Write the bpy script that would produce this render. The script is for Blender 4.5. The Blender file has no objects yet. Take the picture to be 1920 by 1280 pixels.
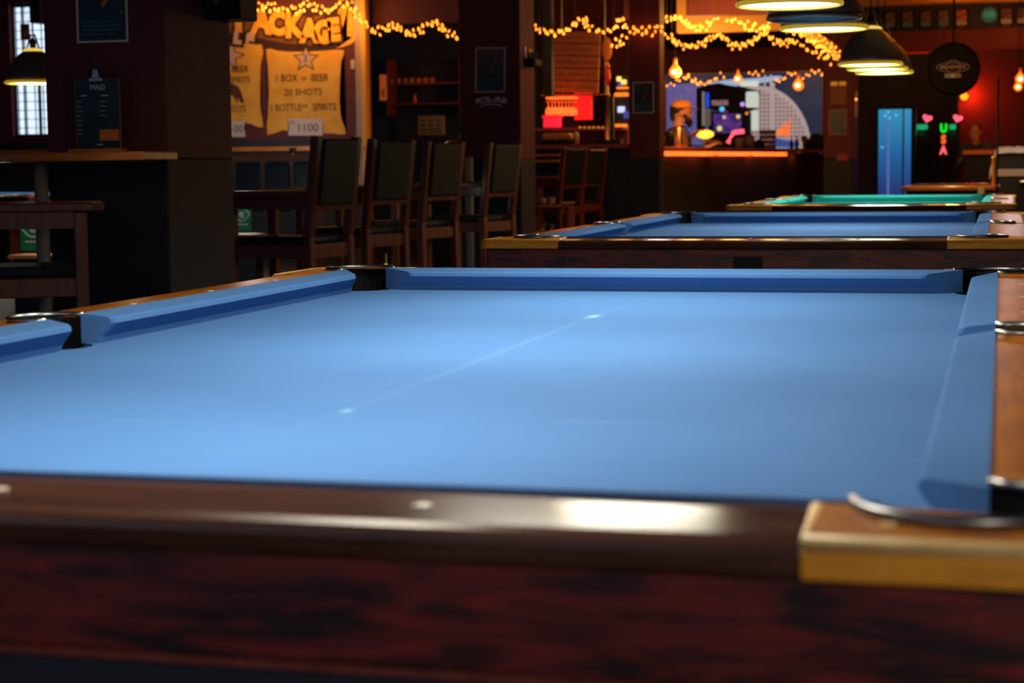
import bpy, bmesh, math, random
from mathutils import Vector, Matrix
random.seed(7)
PI = math.pi
S = bpy.context.scene
COL = S.collection

# ------------------------------------------------------------------ camera
F_PX = 3464.64
CAM_P = Vector((0.69262, -1.26967, 0.78 + 0.26895))
CAM_R = Vector((0.96677408, 0.25539962, -0.01090439))
CAM_U = Vector((-0.01382594, 0.09483472, 0.99539702))
CAM_F = Vector((-0.25525814, 0.96217327, -0.09521489))
cd = bpy.data.cameras.new('camera')
cam = bpy.data.objects.new('camera', cd)
COL.objects.link(cam)
cam.matrix_world = Matrix(((CAM_R.x, CAM_U.x, -CAM_F.x, CAM_P.x),
                           (CAM_R.y, CAM_U.y, -CAM_F.y, CAM_P.y),
                           (CAM_R.z, CAM_U.z, -CAM_F.z, CAM_P.z), (0, 0, 0, 1)))
cd.sensor_width = 36.0
cd.lens = F_PX * 36.0 / 1920.0
cd.clip_start = 0.05
cd.clip_end = 200
cd.dof.use_dof = True
cd.dof.focus_distance = 4.3
cd.dof.aperture_fstop = 7.5
S.camera = cam

# ------------------------------------------------------------------ world, exposure
W = bpy.data.worlds.new('world')
S.world = W
W.use_nodes = True
W.node_tree.nodes['Background'].inputs[0].default_value = (0.16, 0.26, 0.5, 1)
W.node_tree.nodes['Background'].inputs[1].default_value = 0.24
S.view_settings.view_transform = 'Standard'
S.view_settings.look = 'None'
S.view_settings.gamma = 1
S.view_settings.exposure = 0.0
S.view_settings.use_curve_mapping = False


def ray(px, py):
    return CAM_F + CAM_R * ((px - 960) / F_PX) - CAM_U * ((py - 640) / F_PX)


def at(px, py, Y):
    """point of the wall plane y = Y seen at a pixel of the photograph"""
    d = ray(px, py)
    return CAM_P + d * ((Y - CAM_P.y) / d.y)


def atz(px, py, z):
    d = ray(px, py)
    return CAM_P + d * ((z - CAM_P.z) / d.z)


def atx(px, X):
    """y where the vertical plane through pixel column px meets x = X"""
    d = ray(px, 300)
    return CAM_P.y + d.y * (X - CAM_P.x) / d.x


def lamp_light(name, kind, loc, energy, color, size=0.1, rot=None, parent=None, shape='DISK', size_y=None, spread=None):
    l = bpy.data.lights.new(name, kind)
    l.energy = energy
    l.color = color
    if kind == 'AREA':
        l.shape = shape
        l.size = size
        if size_y:
            l.size_y = size_y
        if spread:
            l.spread = spread
    else:
        l.shadow_soft_size = size
    o = bpy.data.objects.new(name, l)
    COL.objects.link(o)
    o.location = loc
    if rot:
        o.rotation_euler = rot
    if parent:
        o.parent = parent
    return o


# large soft warm fill added behind and left of the camera
lamp_light('fill_behind', 'AREA', (-2.0, -5.0, 2.0), 9, (1.0, 0.80, 0.72), 3.0,
           (math.radians(82), 0, math.radians(-12)), shape='RECTANGLE', size_y=1.6)
# unseen point fill added behind the camera to brighten the near table faces
lamp_light('near_fill', 'POINT', (1.5, -1.7, 1.35), 30, (1.0, 0.86, 0.62), 0.15)


# ------------------------------------------------------------------ materials
def mat(name, color, rough=0.6, metal=0.0, emit=None, strength=1.0, spec=0.5, alpha=None, trans=0.0, coat=0.0, sheen=0.0):
    m = bpy.data.materials.new(name)
    m.use_nodes = True
    b = m.node_tree.nodes['Principled BSDF']
    b.inputs['Base Color'].default_value = (*color, 1)
    b.inputs['Roughness'].default_value = rough
    b.inputs['Metallic'].default_value = metal
    b.inputs['Specular IOR Level'].default_value = spec
    if coat:
        b.inputs['Coat Weight'].default_value = coat
        b.inputs['Coat Roughness'].default_value = 0.12
    if sheen:
        b.inputs['Sheen Weight'].default_value = sheen
    if trans:
        b.inputs['Transmission Weight'].default_value = trans
    if emit:
        b.inputs['Emission Color'].default_value = (*emit, 1)
        b.inputs['Emission Strength'].default_value = strength
    return m


def noisy(name, c1, c2, rough=0.6, scale=(1, 1, 1), nscale=5, detail=4, lo=0.35, hi=0.65, bump=0.0, metal=0, coat=0, spec=0.5, sheen=0, distortion=0.0, rough2=None):
    m = mat(name, c1, rough, metal, coat=coat, spec=spec, sheen=sheen)
    nt = m.node_tree
    b = nt.nodes['Principled BSDF']
    tc = nt.nodes.new('ShaderNodeTexCoord')
    mp = nt.nodes.new('ShaderNodeMapping')
    mp.inputs['Scale'].default_value = scale
    nz = nt.nodes.new('ShaderNodeTexNoise')
    nz.inputs['Scale'].default_value = nscale
    nz.inputs['Detail'].default_value = detail
    nz.inputs['Distortion'].default_value = distortion
    cr = nt.nodes.new('ShaderNodeValToRGB')
    cr.color_ramp.elements[0].position = lo
    cr.color_ramp.elements[1].position = hi
    cr.color_ramp.elements[0].color = (*c1, 1)
    cr.color_ramp.elements[1].color = (*c2, 1)
    nt.links.new(tc.outputs['Object'], mp.inputs[0])
    nt.links.new(mp.outputs[0], nz.inputs['Vector'])
    nt.links.new(nz.outputs['Fac'], cr.inputs[0])
    nt.links.new(cr.outputs[0], b.inputs['Base Color'])
    if rough2 is not None:
        mr = nt.nodes.new('ShaderNodeMapRange')
        mr.inputs[3].default_value = rough
        mr.inputs[4].default_value = rough2
        nt.links.new(nz.outputs['Fac'], mr.inputs[0])
        nt.links.new(mr.outputs[0], b.inputs['Roughness'])
    if bump:
        bp = nt.nodes.new('ShaderNodeBump')
        bp.inputs['Strength'].default_value = bump
        bp.inputs['Distance'].default_value = 0.002
        nt.links.new(nz.outputs['Fac'], bp.inputs['Height'])
        nt.links.new(bp.outputs[0], b.inputs['Normal'])
    return m


def cloth_mat(name, c1, c2):
    """billiard cloth: fine weave, faint chalk smudges and straight ball tracks"""
    m = noisy(name, c1, c2, rough=0.92, scale=(1, 1, 1), nscale=3.0, detail=6, lo=0.3, hi=0.75, spec=0.12)
    nt = m.node_tree
    b = nt.nodes['Principled BSDF']
    src = b.inputs['Base Color'].links[0].from_socket
    tc = nt.nodes.new('ShaderNodeTexCoord')
    mp = nt.nodes.new('ShaderNodeMapping')
    mp.inputs['Rotation'].default_value = (0, 0, 0.55)
    mp.inputs['Scale'].default_value = (1.5, 26, 1)
    nz = nt.nodes.new('ShaderNodeTexNoise')
    nz.inputs['Scale'].default_value = 2.2
    nz.inputs['Detail'].default_value = 3
    cr = nt.nodes.new('ShaderNodeValToRGB')
    cr.color_ramp.elements[0].position = 0.68
    cr.color_ramp.elements[1].position = 0.8
    cr.color_ramp.elements[0].color = (0, 0, 0, 1)
    cr.color_ramp.elements[1].color = (0.18, 0.18, 0.18, 1)
    mx = nt.nodes.new('ShaderNodeMixRGB')
    mx.inputs[2].default_value = (0.45, 0.62, 0.72, 1)
    nt.links.new(tc.outputs['Object'], mp.inputs[0])
    nt.links.new(mp.outputs[0], nz.inputs['Vector'])
    nt.links.new(nz.outputs['Fac'], cr.inputs[0])
    nt.links.new(cr.outputs[0], mx.inputs[0])
    nt.links.new(src, mx.inputs[1])
    nt.links.new(mx.outputs[0], b.inputs['Base Color'])
    n2 = nt.nodes.new('ShaderNodeTexNoise')
    n2.inputs['Scale'].default_value = 600
    bp = nt.nodes.new('ShaderNodeBump')
    bp.inputs['Strength'].default_value = 0.25
    bp.inputs['Distance'].default_value = 0.0006
    nt.links.new(tc.outputs['Object'], n2.inputs['Vector'])
    nt.links.new(n2.outputs['Fac'], bp.inputs['Height'])
    nt.links.new(bp.outputs[0], b.inputs['Normal'])
    return m


M = {}
M['blue_cloth'] = cloth_mat('blue_cloth', (0.054, 0.150, 0.365), (0.066, 0.172, 0.40))
M['green_cloth'] = cloth_mat('green_cloth', (0.02, 0.32, 0.30), (0.03, 0.38, 0.35))
M['rail_wood'] = noisy('rail_wood', (0.055, 0.022, 0.016), (0.105, 0.043, 0.029), rough=0.15, scale=(2, 30, 8), nscale=3, coat=0.2, distortion=0.4, rough2=0.15)
M['side_rail_lit_wood'] = noisy('side_rail_lit_wood', (0.20, 0.058, 0.004), (0.36, 0.11, 0.006), rough=0.3, scale=(22, 2, 8), nscale=3, spec=0.08, distortion=0.5)  # rail wood with orange reflected light put into its colour
M['corner_wood'] = noisy('corner_wood', (0.34, 0.10, 0.012), (0.48, 0.165, 0.02), rough=0.45, scale=(4, 4, 20), nscale=5, spec=0.25)
M['amber_face'] = noisy('amber_face', (0.75, 0.29, 0.012), (0.9, 0.38, 0.02), rough=0.4, scale=(6, 6, 20), nscale=6, coat=0.2)
M['corner_edge'] = noisy('corner_edge', (0.78, 0.50, 0.18), (0.9, 0.62, 0.26), rough=0.4, nscale=40)
M['apron_wood'] = noisy('apron_wood', (0.020, 0.0045, 0.004), (0.26, 0.020, 0.013), rough=0.42, scale=(2.5, 2.5, 14), nscale=3.2, detail=7, lo=0.4, hi=0.72, coat=0.2, distortion=1.2)
M['black_plastic'] = mat('black_plastic', (0.007, 0.007, 0.008), 0.6, spec=0.25)
M['leather'] = noisy('leather', (0.008, 0.016, 0.028), (0.014, 0.025, 0.042), rough=0.55, nscale=60, bump=0.2, spec=0.3)
M['steel'] = mat('steel', (0.55, 0.55, 0.5), 0.3, 1.0)
M['dark_steel'] = mat('dark_steel', (0.25, 0.25, 0.26), 0.35, 1.0)
M['grey_post'] = mat('grey_post', (0.30, 0.30, 0.28), 0.45)
M['brass'] = mat('brass', (0.75, 0.5, 0.15), 0.3, 1.0)
M['pearl'] = mat('pearl', (0.8, 0.75, 0.6), 0.3)
M['maroon'] = noisy('maroon_paint', (0.105, 0.015, 0.026), (0.13, 0.020, 0.031), rough=0.7, nscale=30, bump=0.1)
M['navy'] = noisy('navy_paint', (0.013, 0.020, 0.036), (0.017, 0.025, 0.044), rough=0.7, nscale=30, bump=0.1)
M['chair_wood'] = noisy('chair_wood', (0.15, 0.028, 0.016), (0.25, 0.052, 0.026), rough=0.4, scale=(8, 8, 2), nscale=5, coat=0.2)
M['ledge_wood'] = noisy('ledge_wood', (0.50, 0.17, 0.025), (0.68, 0.26, 0.05), rough=0.35, scale=(2, 14, 14), nscale=4, coat=0.3)
M['floor'] = noisy('floor_boards', (0.02, 0.014, 0.011), (0.045, 0.028, 0.02), rough=0.5, scale=(8, 1, 1), nscale=3)
M['ceiling'] = mat('ceiling_paint', (0.03, 0.012, 0.012), 0.9)
M['ceiling_cream'] = mat('ceiling_cream', (0.6, 0.36, 0.16), 0.9)
M['paper_dark'] = noisy('paper_dark', (0.008, 0.022, 0.035), (0.02, 0.045, 0.06), rough=0.35, nscale=12)
M['paper_white'] = mat('paper_white', (0.6, 0.58, 0.55), 0.6)
M['grey_frame'] = mat('grey_frame', (0.75, 0.72, 0.75), 0.4)
M['print_orange'] = mat('print_orange', (0.75, 0.2, 0.03), 0.6)
M['print_brown'] = mat('print_brown', (0.22, 0.08, 0.03), 0.6)
M['print_teal'] = mat('print_teal', (0.05, 0.22, 0.27), 0.6)
M['print_grey'] = mat('print_grey', (0.3, 0.36, 0.42), 0.6)
M['bulb'] = mat('fairy_bulb', (1, 0.6, 0.2), 0.4, emit=(1.0, 0.27, 0.022), strength=2.6)
M['bulb_cord'] = mat('fairy_cord', (0.25, 0.12, 0.02), 0.6)
M['diffuser'] = mat('lamp_diffuser', (0.9, 0.9, 0.8), 0.5, emit=(1.0, 0.92, 0.66), strength=10.5)
M['rim_glow'] = mat('lamp_rim', (0.8, 0.65, 0.15), 0.35, emit=(1.0, 0.60, 0.03), strength=0.36)
M['cap_glow'] = mat('lamp_cap', (0.8, 0.6, 0.15), 0.35, emit=(1.0, 0.7, 0.1), strength=0.9)
M['shade_out'] = mat('lamp_shade', (0.55, 0.36, 0.26), 0.3, 0.55)
M['shade_off'] = mat('lamp_underside', (0.10, 0.14, 0.2), 0.5)
M['glass'] = mat('glass', (0.8, 0.8, 0.8), 0.05, trans=0.9)


# ------------------------------------------------------------------ mesh collector
class MB:
    def __init__(self):
        self.bm = bmesh.new()

    def hull(self, co, faces):
        vs = [self.bm.verts.new(c) for c in co]
        for f in faces:
            try:
                self.bm.faces.new([vs[i] for i in f])
            except ValueError:
                pass
        return vs

    def box(self, lo, hi, mtx=None):
        x0, y0, z0 = lo
        x1, y1, z1 = hi
        co = [Vector(c) for c in ((x0, y0, z0), (x1, y0, z0), (x1, y1, z0), (x0, y1, z0), (x0, y0, z1), (x1, y0, z1), (x1, y1, z1), (x0, y1, z1))]
        if mtx:
            co = [mtx @ c for c in co]
        self.hull(co, ((0, 3, 2, 1), (4, 5, 6, 7), (0, 1, 5, 4), (1, 2, 6, 5), (2, 3, 7, 6), (3, 0, 4, 7)))
        return self

    def bar(self, a, b, w, h=None, up=Vector((0, 0, 1))):
        """rectangular bar from a to b"""
        a, b = Vector(a), Vector(b)
        h = h or w
        d = (b - a).normalized()
        if abs(d.dot(up)) > 0.98:
            up = Vector((0, 1, 0))
        s = d.cross(up).normalized()
        u = s.cross(d)
        co = []
        for p in (a, b):
            for i, j in ((-1, -1), (1, -1), (1, 1), (-1, 1)):
                co.append(p + s * (i * w / 2) + u * (j * h / 2))
        self.hull(co, ((0, 1, 2, 3), (7, 6, 5, 4), (0, 4, 5, 1), (1, 5, 6, 2), (2, 6, 7, 3), (3, 7, 4, 0)))
        return self

    def prism(self, pts, z0, z1, mtx=None):
        """pts = 2D outline in xy, extruded z0..z1 (or callables of x, y)"""
        n = len(pts)
        f0 = z0 if callable(z0) else (lambda x, y: z0)
        f1 = z1 if callable(z1) else (lambda x, y: z1)
        co = [Vector((x, y, f0(x, y))) for x, y in pts] + [Vector((x, y, f1(x, y))) for x, y in pts]
        if mtx:
            co = [mtx @ c for c in co]
        self.hull(co, [tuple(range(n))[::-1], tuple(range(n, 2 * n))] + [(i, (i + 1) % n, n + (i + 1) % n, n + i) for i in range(n)])
        return self

    def tube(self, pts, r, seg=10, closed=False, cap=True):
        pts = [Vector(p) for p in pts]
        n = len(pts)
        rings = []
        rr = r if isinstance(r, (list, tuple)) else [r] * n
        prev = None
        for i, p in enumerate(pts):
            if closed:
                d = pts[(i + 1) % n] - pts[i - 1]
            else:
                d = pts[min(i + 1, n - 1)] - pts[max(i - 1, 0)]
            d.normalize()
            if prev is None:
                ref = Vector((0, 0, 1)) if abs(d.z) < 0.9 else Vector((1, 0, 0))
                s = d.cross(ref).normalized()
            else:
                s = (prev - d * prev.dot(d)).normalized()
            prev = s
            u = d.cross(s)
            rings.append([self.bm.verts.new(p + (s * math.cos(2 * PI * k / seg) + u * math.sin(2 * PI * k / seg)) * rr[i]) for k in range(seg)])
        m = n if closed else n - 1
        for i in range(m):
            a, b = rings[i], rings[(i + 1) % n]
            for k in range(seg):
                self.bm.faces.new((a[k], a[(k + 1) % seg], b[(k + 1) % seg], b[k]))
        if cap and not closed:
            self.bm.faces.new(rings[0][::-1])
            self.bm.faces.new(rings[-1])
        return self

    def lathe(self, prof, seg=32, mtx=None, ripple=0.0, ribs=0):
        rings = []
        for r, z in prof:
            ring = []
            for k in range(seg):
                a = 2 * PI * k / seg
                q = r * (1 + (ripple * (0.5 + 0.5 * math.cos(ribs * a)) if ribs else 0))
                c = Vector((q * math.cos(a), q * math.sin(a), z))
                ring.append(self.bm.verts.new(mtx @ c if mtx else c))
            rings.append(ring)
        for i in range(len(rings) - 1):
            a, b = rings[i], rings[i + 1]
            for k in range(seg):
                self.bm.faces.new((a[k], a[(k + 1) % seg], b[(k + 1) % seg], b[k]))
        self.bm.faces.new(rings[0][::-1])
        self.bm.faces.new(rings[-1])
        return self

    def ball(self, c, r, sub=2, scale=(1, 1, 1)):
        ret = bmesh.ops.create_icosphere(self.bm, subdivisions=sub, radius=1.0)
        if not isinstance(r, (tuple, list)):
            r = (r * scale[0], r * scale[1], r * scale[2])
        for v in ret['verts']:
            v.co = Vector((v.co.x * r[0], v.co.y * r[1], v.co.z * r[2])) + Vector(c)
        return self

    def build(self, name, material=None, parent=None, smooth=False, bevel=0.0, seg=2, kind=None, label=None, loc=None):
        bmesh.ops.recalc_face_normals(self.bm, faces=self.bm.faces)
        me = bpy.data.meshes.new(name)
        self.bm.to_mesh(me)
        self.bm.free()
        if material:
            me.materials.append(material)
        o = bpy.data.objects.new(name, me)
        COL.objects.link(o)
        if parent:
            o.parent = parent
        if loc is not None:
            o.location = loc
        if smooth:
            for p in me.polygons:
                p.use_smooth = True
        if bevel:
            md = o.modifiers.new('bevel', 'BEVEL')
            md.width = bevel
            md.segments = seg
            md.limit_method = 'ANGLE'
            md.angle_limit = math.radians(35)
        if kind:
            o['kind'] = kind
        if label:
            o['label'] = label
        return o


def tag(o, label, cat, group=None):
    o['label'] = label
    o['category'] = cat
    if group:
        o['group'] = group
    return o


def thing(name, label, cat, loc=(0, 0, 0), rz=0.0, group=None):
    o = bpy.data.objects.new(name, None)
    COL.objects.link(o)
    o.location = loc
    o.rotation_euler = (0, 0, rz)
    o.empty_display_size = 0.1
    return tag(o, label, cat, group)


ORD = ['leftmost', 'second from left', 'third from left', 'fourth from left', 'fifth from left', 'sixth from left', 'seventh from left', 'eighth from left', 'ninth from left', 'tenth from left', 'eleventh from left', 'twelfth from left', 'rightmost']


def copy_tree(o, parent=None):
    c = o.copy()
    COL.objects.link(c)
    if parent:
        c.parent = parent
    for ch in [x for x in COL.objects if x.parent == o]:
        copy_tree(ch, c)
    return c


def text_part(s, size, m, parent=None, loc=(0, 0, 0), rot=(PI / 2, 0, 0), ext=0.0008, offset=0.0, name='lettering', align='CENTER', sx=1.0):
    cu = bpy.data.curves.new(name, 'FONT')
    cu.body = s
    cu.size = size
    cu.align_x = align
    cu.align_y = 'CENTER'
    cu.extrude = ext
    cu.offset = offset
    cu.resolution_u = 3
    t = bpy.data.objects.new(name, cu)
    COL.objects.link(t)
    dg = bpy.context.evaluated_depsgraph_get()
    me = bpy.data.meshes.new_from_object(t.evaluated_get(dg))
    me.name = name
    bpy.data.objects.remove(t)
    me.materials.clear()
    me.materials.append(m)
    o = bpy.data.objects.new(name, me)
    COL.objects.link(o)
    o.location = loc
    o.rotation_euler = rot
    o.scale = (sx, 1, 1)
    if parent:
        o.parent = parent
    return o


def structure(name, m, lo, hi, **k):
    b = MB()
    b.box(lo, hi)
    o = b.build(name, m, **k)
    o['kind'] = 'structure'
    return o


# ------------------------------------------------------------------ pixel to place helpers for wall things
def rect_at(x0, y0, x1, y1, Y):
    """X and Z range of a pixel rectangle on the wall plane y = Y"""
    ym = (y0 + y1) / 2
    xm = (x0 + x1) / 2
    return at(x0, ym, Y).x, at(x1, ym, Y).x, at(xm, y1, Y).z, at(xm, y0, Y).z


# ================================================================== THE ROOM
structure('floor', M['floor'], (-13, -3, -0.1), (4.6, 28.2, 0))
structure('ceiling', M['ceiling'], (-13, -0.6, 3.45), (4.6, 28.2, 3.6))
structure('trim_15', M['ceiling_cream'], (-0.4, 8.0, 3.40), (4.4, 24.5, 3.45))  # added panel out of view, carries orange glow for the rail reflections
for _y in (12.0, 17.0, 22.0):
    lamp_light('ceiling_fill', 'AREA', (1.3, _y, 2.95), 16, (1, 0.40, 0.06), 0.6, (PI, 0, 0))  # added upward fill on that panel, no fitting modelled
structure('wall_back', M['maroon'], (-4.9, 27.2, 0), (4.6, 27.4, 3.45))
structure('wall_right', M['maroon'], (4.4, -3, 0), (4.6, 27.2, 3.45))
structure('wall_left', M['maroon'], (-13.2, -3, 0), (-13.0, 17.5, 3.45))

LW = 17.5          # plane of the left wall with window and mural
ledge_z = at(500, 258, LW).z
wx0, wx1 = at(20, 130, LW).x, at(150, 130, LW).x
wz0, wz1 = at(60, 256, LW).z, at(60, 5, LW).z
mural_x1 = at(690, 130, LW).x
b = MB()
b.box((-13.0, LW, wz0), (wx0, LW + 0.2, 3.45)).box((wx1, LW, wz0), (mural_x1, LW + 0.1, 3.45)).box((wx0, LW, wz1), (wx1, LW + 0.2, 3.45))
b.box((-13.0, LW, 0), (mural_x1, LW + 0.1, wz0))
o = b.build('wall_front', M['maroon'])
o['kind'] = 'structure'
o.name = 'wall_left_end'
# lower dark panelling on that wall
structure('trim_1', M['navy'], (-13.0, LW - 0.05, 0), (mural_x1, LW, ledge_z - 0.02))
structure('trim_2', M['ledge_wood'], (-13.0, LW - 0.11, ledge_z - 0.145), (mural_x1, LW - 0.05, ledge_z - 0.10))
# pale jamb at the end of the mural wall
M['jamb'] = mat('pale_jamb', (0.42, 0.30, 0.28), 0.6)
M['yellow_jamb'] = mat('yellow_jamb', (0.85, 0.42, 0.05), 0.6)
jx0, jx1, jx2 = at(671, 150, LW).x, at(683, 150, LW).x, at(692, 150, LW).x
structure('trim_3', M['jamb'], (jx0, LW - 0.07, 0.5), (jx1, LW, 3.45))
structure('trim_4', M['yellow_jamb'], (jx1, LW - 0.10, 0.5), (jx2, LW + 0.02, 3.45))

# window with daylight behind leaded panes
M['pane'] = mat('daylit_pane', (0.7, 0.8, 0.9), 0.4, emit=(0.66, 0.83, 1.0), strength=1.25)
M['lead'] = mat('lead', (0.02, 0.02, 0.025), 0.5)
M['white_paint'] = mat('white_paint', (0.6, 0.68, 0.75), 0.5)
M['blind'] = mat('pale_drape', (0.5, 0.33, 0.28), 0.7)
wf = thing('window_1', 'leaded window at the far left', 'window', ((wx0 + wx1) / 2, LW + 0.12, wz0))
wf['kind'] = 'structure'
w2 = (wx1 - wx0) / 2
hh = wz1 - wz0
MB().box((-w2, -0.005, 0), (w2, 0.01, hh)).build('pane', M['pane'], wf)
fr = MB()
for x in (-w2, -w2 + 0.11, w2 - 0.06):
    fr.box((x, -0.05, 0), (x + (0.02 if x > -w2 else 0.03), 0.0, hh))
fr.box((-w2, -0.05, hh - 0.04), (w2, 0, hh)).box((-w2, -0.05, 0), (w2, 0, 0.03)).box((-w2, -0.06, hh * 0.56), (w2, 0, hh * 0.56 + 0.03))
fr.build('window_frame', M['dark_steel'], wf)
ld = MB()
nx = 7
for i in range(1, nx):
    x = -w2 + 0.13 + (2 * w2 - 0.13) * i / nx
    ld.box((x - 0.004, -0.02, 0), (x + 0.004, -0.006, hh))
for i in range(1, 15):
    z = hh * i / 15
    ld.box((-w2 + 0.02, -0.02, z - 0.004), (w2, -0.006, z + 0.004))
ld.build('lead_lattice', M['lead'], wf)
MB().box((-w2 + 0.39, -0.016, 0.02), (-w2 + 0.47, -0.008, hh * 0.56)).box((-w2 + 0.27, -0.016, 0.02), (-w2 + 0.31, -0.008, hh * 0.5)).build('curtain', M['blind'], wf)
sgn = thing('hanging_plaque', 'small brown plaque hanging in front of the leaded window', 'sign', at(47, 60, LW - 0.1))
MB().box((-0.055, -0.01, -0.09), (0.055, 0.01, 0.09)).build('board', M['print_brown'], sgn, bevel=0.004)
MB().ball((0, -0.012, -0.02), (0.018, 0.006, 0.04)).build('emblem', M['print_orange'], sgn)
MB().tube([(-0.04, 0, 0.09), (0, 0, 0.35), (0.04, 0, 0.09)], 0.003, 6).build('hanging_wire', M['lead'], sgn)

# loudspeaker between window parts, dark box
p = at(74, 20, LW - 0.5)
spk = thing('wall_speaker', 'black box loudspeaker mounted high before the leaded window', 'speaker', p)
MB().box((-0.06, -0.12, -0.14), (0.07, 0.12, 0.30)).build('cabinet', M['black_plastic'], spk, bevel=0.01)
MB().lathe([(0.045, 0), (0.045, 0.008), (0.03, 0.012), (0.004, 0.006)], 24, Matrix.Translation((0, -0.12, 0)) @ Matrix.Rotation(PI / 2, 4, 'X')).build('speaker_cone', M['leather'], spk)
MB().bar((0, 0.10, 0.1), (0, 0.5, 0.1), 0.03).build('bracket', M['dark_steel'], spk)

# pillars with the maroon / navy paint line
PLZ = 1.085


def pillar(name, x0, x1, y0, y1, z1=3.45):
    o = structure(name, M['maroon'], (x0, y0, PLZ), (x1, y1, z1), bevel=0.008)
    q = MB().box((x0, y0, 0), (x1, y1, PLZ)).build('trim_base', M['navy'], o, bevel=0.008)
    return o


P1Y = 5.45
p1x0, p1x1 = at(88, 250, P1Y).x, at(312, 250, P1Y).x
p1y1 = atx(437, p1x1)
pillar('wall_pillar_near', p1x0, p1x1, P1Y, p1y1)
P2Y = 12.4
p2x0, p2x1 = at(862, 200, P2Y).x, at(976, 200, P2Y).x
p2y1 = atx(1004, p2x1)
pillar('wall_pillar_middle', p2x0, p2x1, P2Y, p2y1)
P3Y = 15.9
p3x0, p3x1 = at(1179, 200, P3Y).x, at(1237, 200, P3Y).x
p3y1 = atx(1246, p3x1)
pillar('wall_pillar_far', p3x0, p3x1, P3Y, p3y1)
P4Y = 21.5
p4x0, p4x1 = at(1545, 200, P4Y).x, at(1600, 200, P4Y).x
p4y1 = atx(1608, p4x1)
pillar('wall_pillar_end', p4x0, p4x1, P4Y, p4y1)

lamp_light('side_fill', 'POINT', (p2x1 + 1.0, (P2Y + p2y1) / 2, 1.9), 5.0, (1, 0.62, 0.55), 0.1)  # added fill brightening the middle pillar's right face, no lamp there
lamp_light('side_fill', 'POINT', (p1x1 + 1.4, (P1Y + p1y1) / 2 + 0.4, 1.5), 0.6, (1, 0.55, 0.62), 0.1)  # same kind of added fill for the near pillar's right face
# beams and soffits
SY = 16.4
sz = at(1100, 37, SY).z
structure('trim_5', M['maroon'], (p2x1, SY, sz), (at(1182, 37, SY).x, SY + 0.25, 3.45))
SY2 = 17.4
sz2 = at(1360, 27, SY2).z
structure('trim_6', M['maroon'], (p3x1, SY2, sz2), (at(1470, 27, SY2).x, SY2 + 0.2, 3.45))
M['cream'] = mat('cream_boards', (0.62, 0.36, 0.06), 0.7)
SY3 = 18.6
structure('trim_7', M['cream'], (p3x1 - 0.3, SY3, at(1360, 59, SY3).z), (at(1560, 59, SY3).x, SY3 + 0.15, 3.45))
# far right wall bands
RY = 25.4
zA = at(1780, 8, RY).z
structure('trim_8', M['cream'], (at(1600, 30, RY - 0.5).x, RY - 0.7, zA), (3.0, RY + 0.4, 3.44))
zB = at(1780, 56, RY).z
zC = at(1780, 99, RY).z
structure('trim_9', M['maroon'], (at(1600, 80, RY).x, RY, zC), (3.0, RY + 0.2, zA))
structure('trim_10', M['navy'], (at(1600, 80, RY).x, RY - 0.02, zB), (3.0, RY, zA))

# recess between mural wall and middle pillar: shelf wall
BY = 21.0
structure('wall_shelves', M['navy'], (at(640, 200, BY).x, BY, 0), (at(1010, 200, BY).x, BY + 0.2, 3.45))
structure('trim_11', M['maroon'], (mural_x1 + 0.03, LW + 0.1, at(770, 42, LW).z), (at(880, 40, LW).x, LW + 0.3, 3.45))
structure('wall_bar', M['maroon'], (at(1000, 200, BY + 1).x, BY + 0.8, 0), (at(1240, 200, BY + 1).x, BY + 1.0, 3.45))
WY = 26.0           # wall with the big tower picture
structure('wall_picture', M['maroon'], (at(1232, 110, WY).x, WY, 0), (at(1620, 110, WY).x, WY + 0.2, 3.45))
structure('trim_12', M['black_plastic'], (at(1240, 70, WY).x, WY - 0.35, at(1400, 90, WY).z), (at(1510, 70, WY).x, WY, 3.4))  # black box standing in for the shade of a recess


# ================================================================== POOL TABLES
BED = 0.78
CD, CE = 0.052, 0.187      # cushion depth, outer edge distance from the nose line


def rail_z(d):
    return 0.043 - (d - CD) * 0.045


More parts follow.
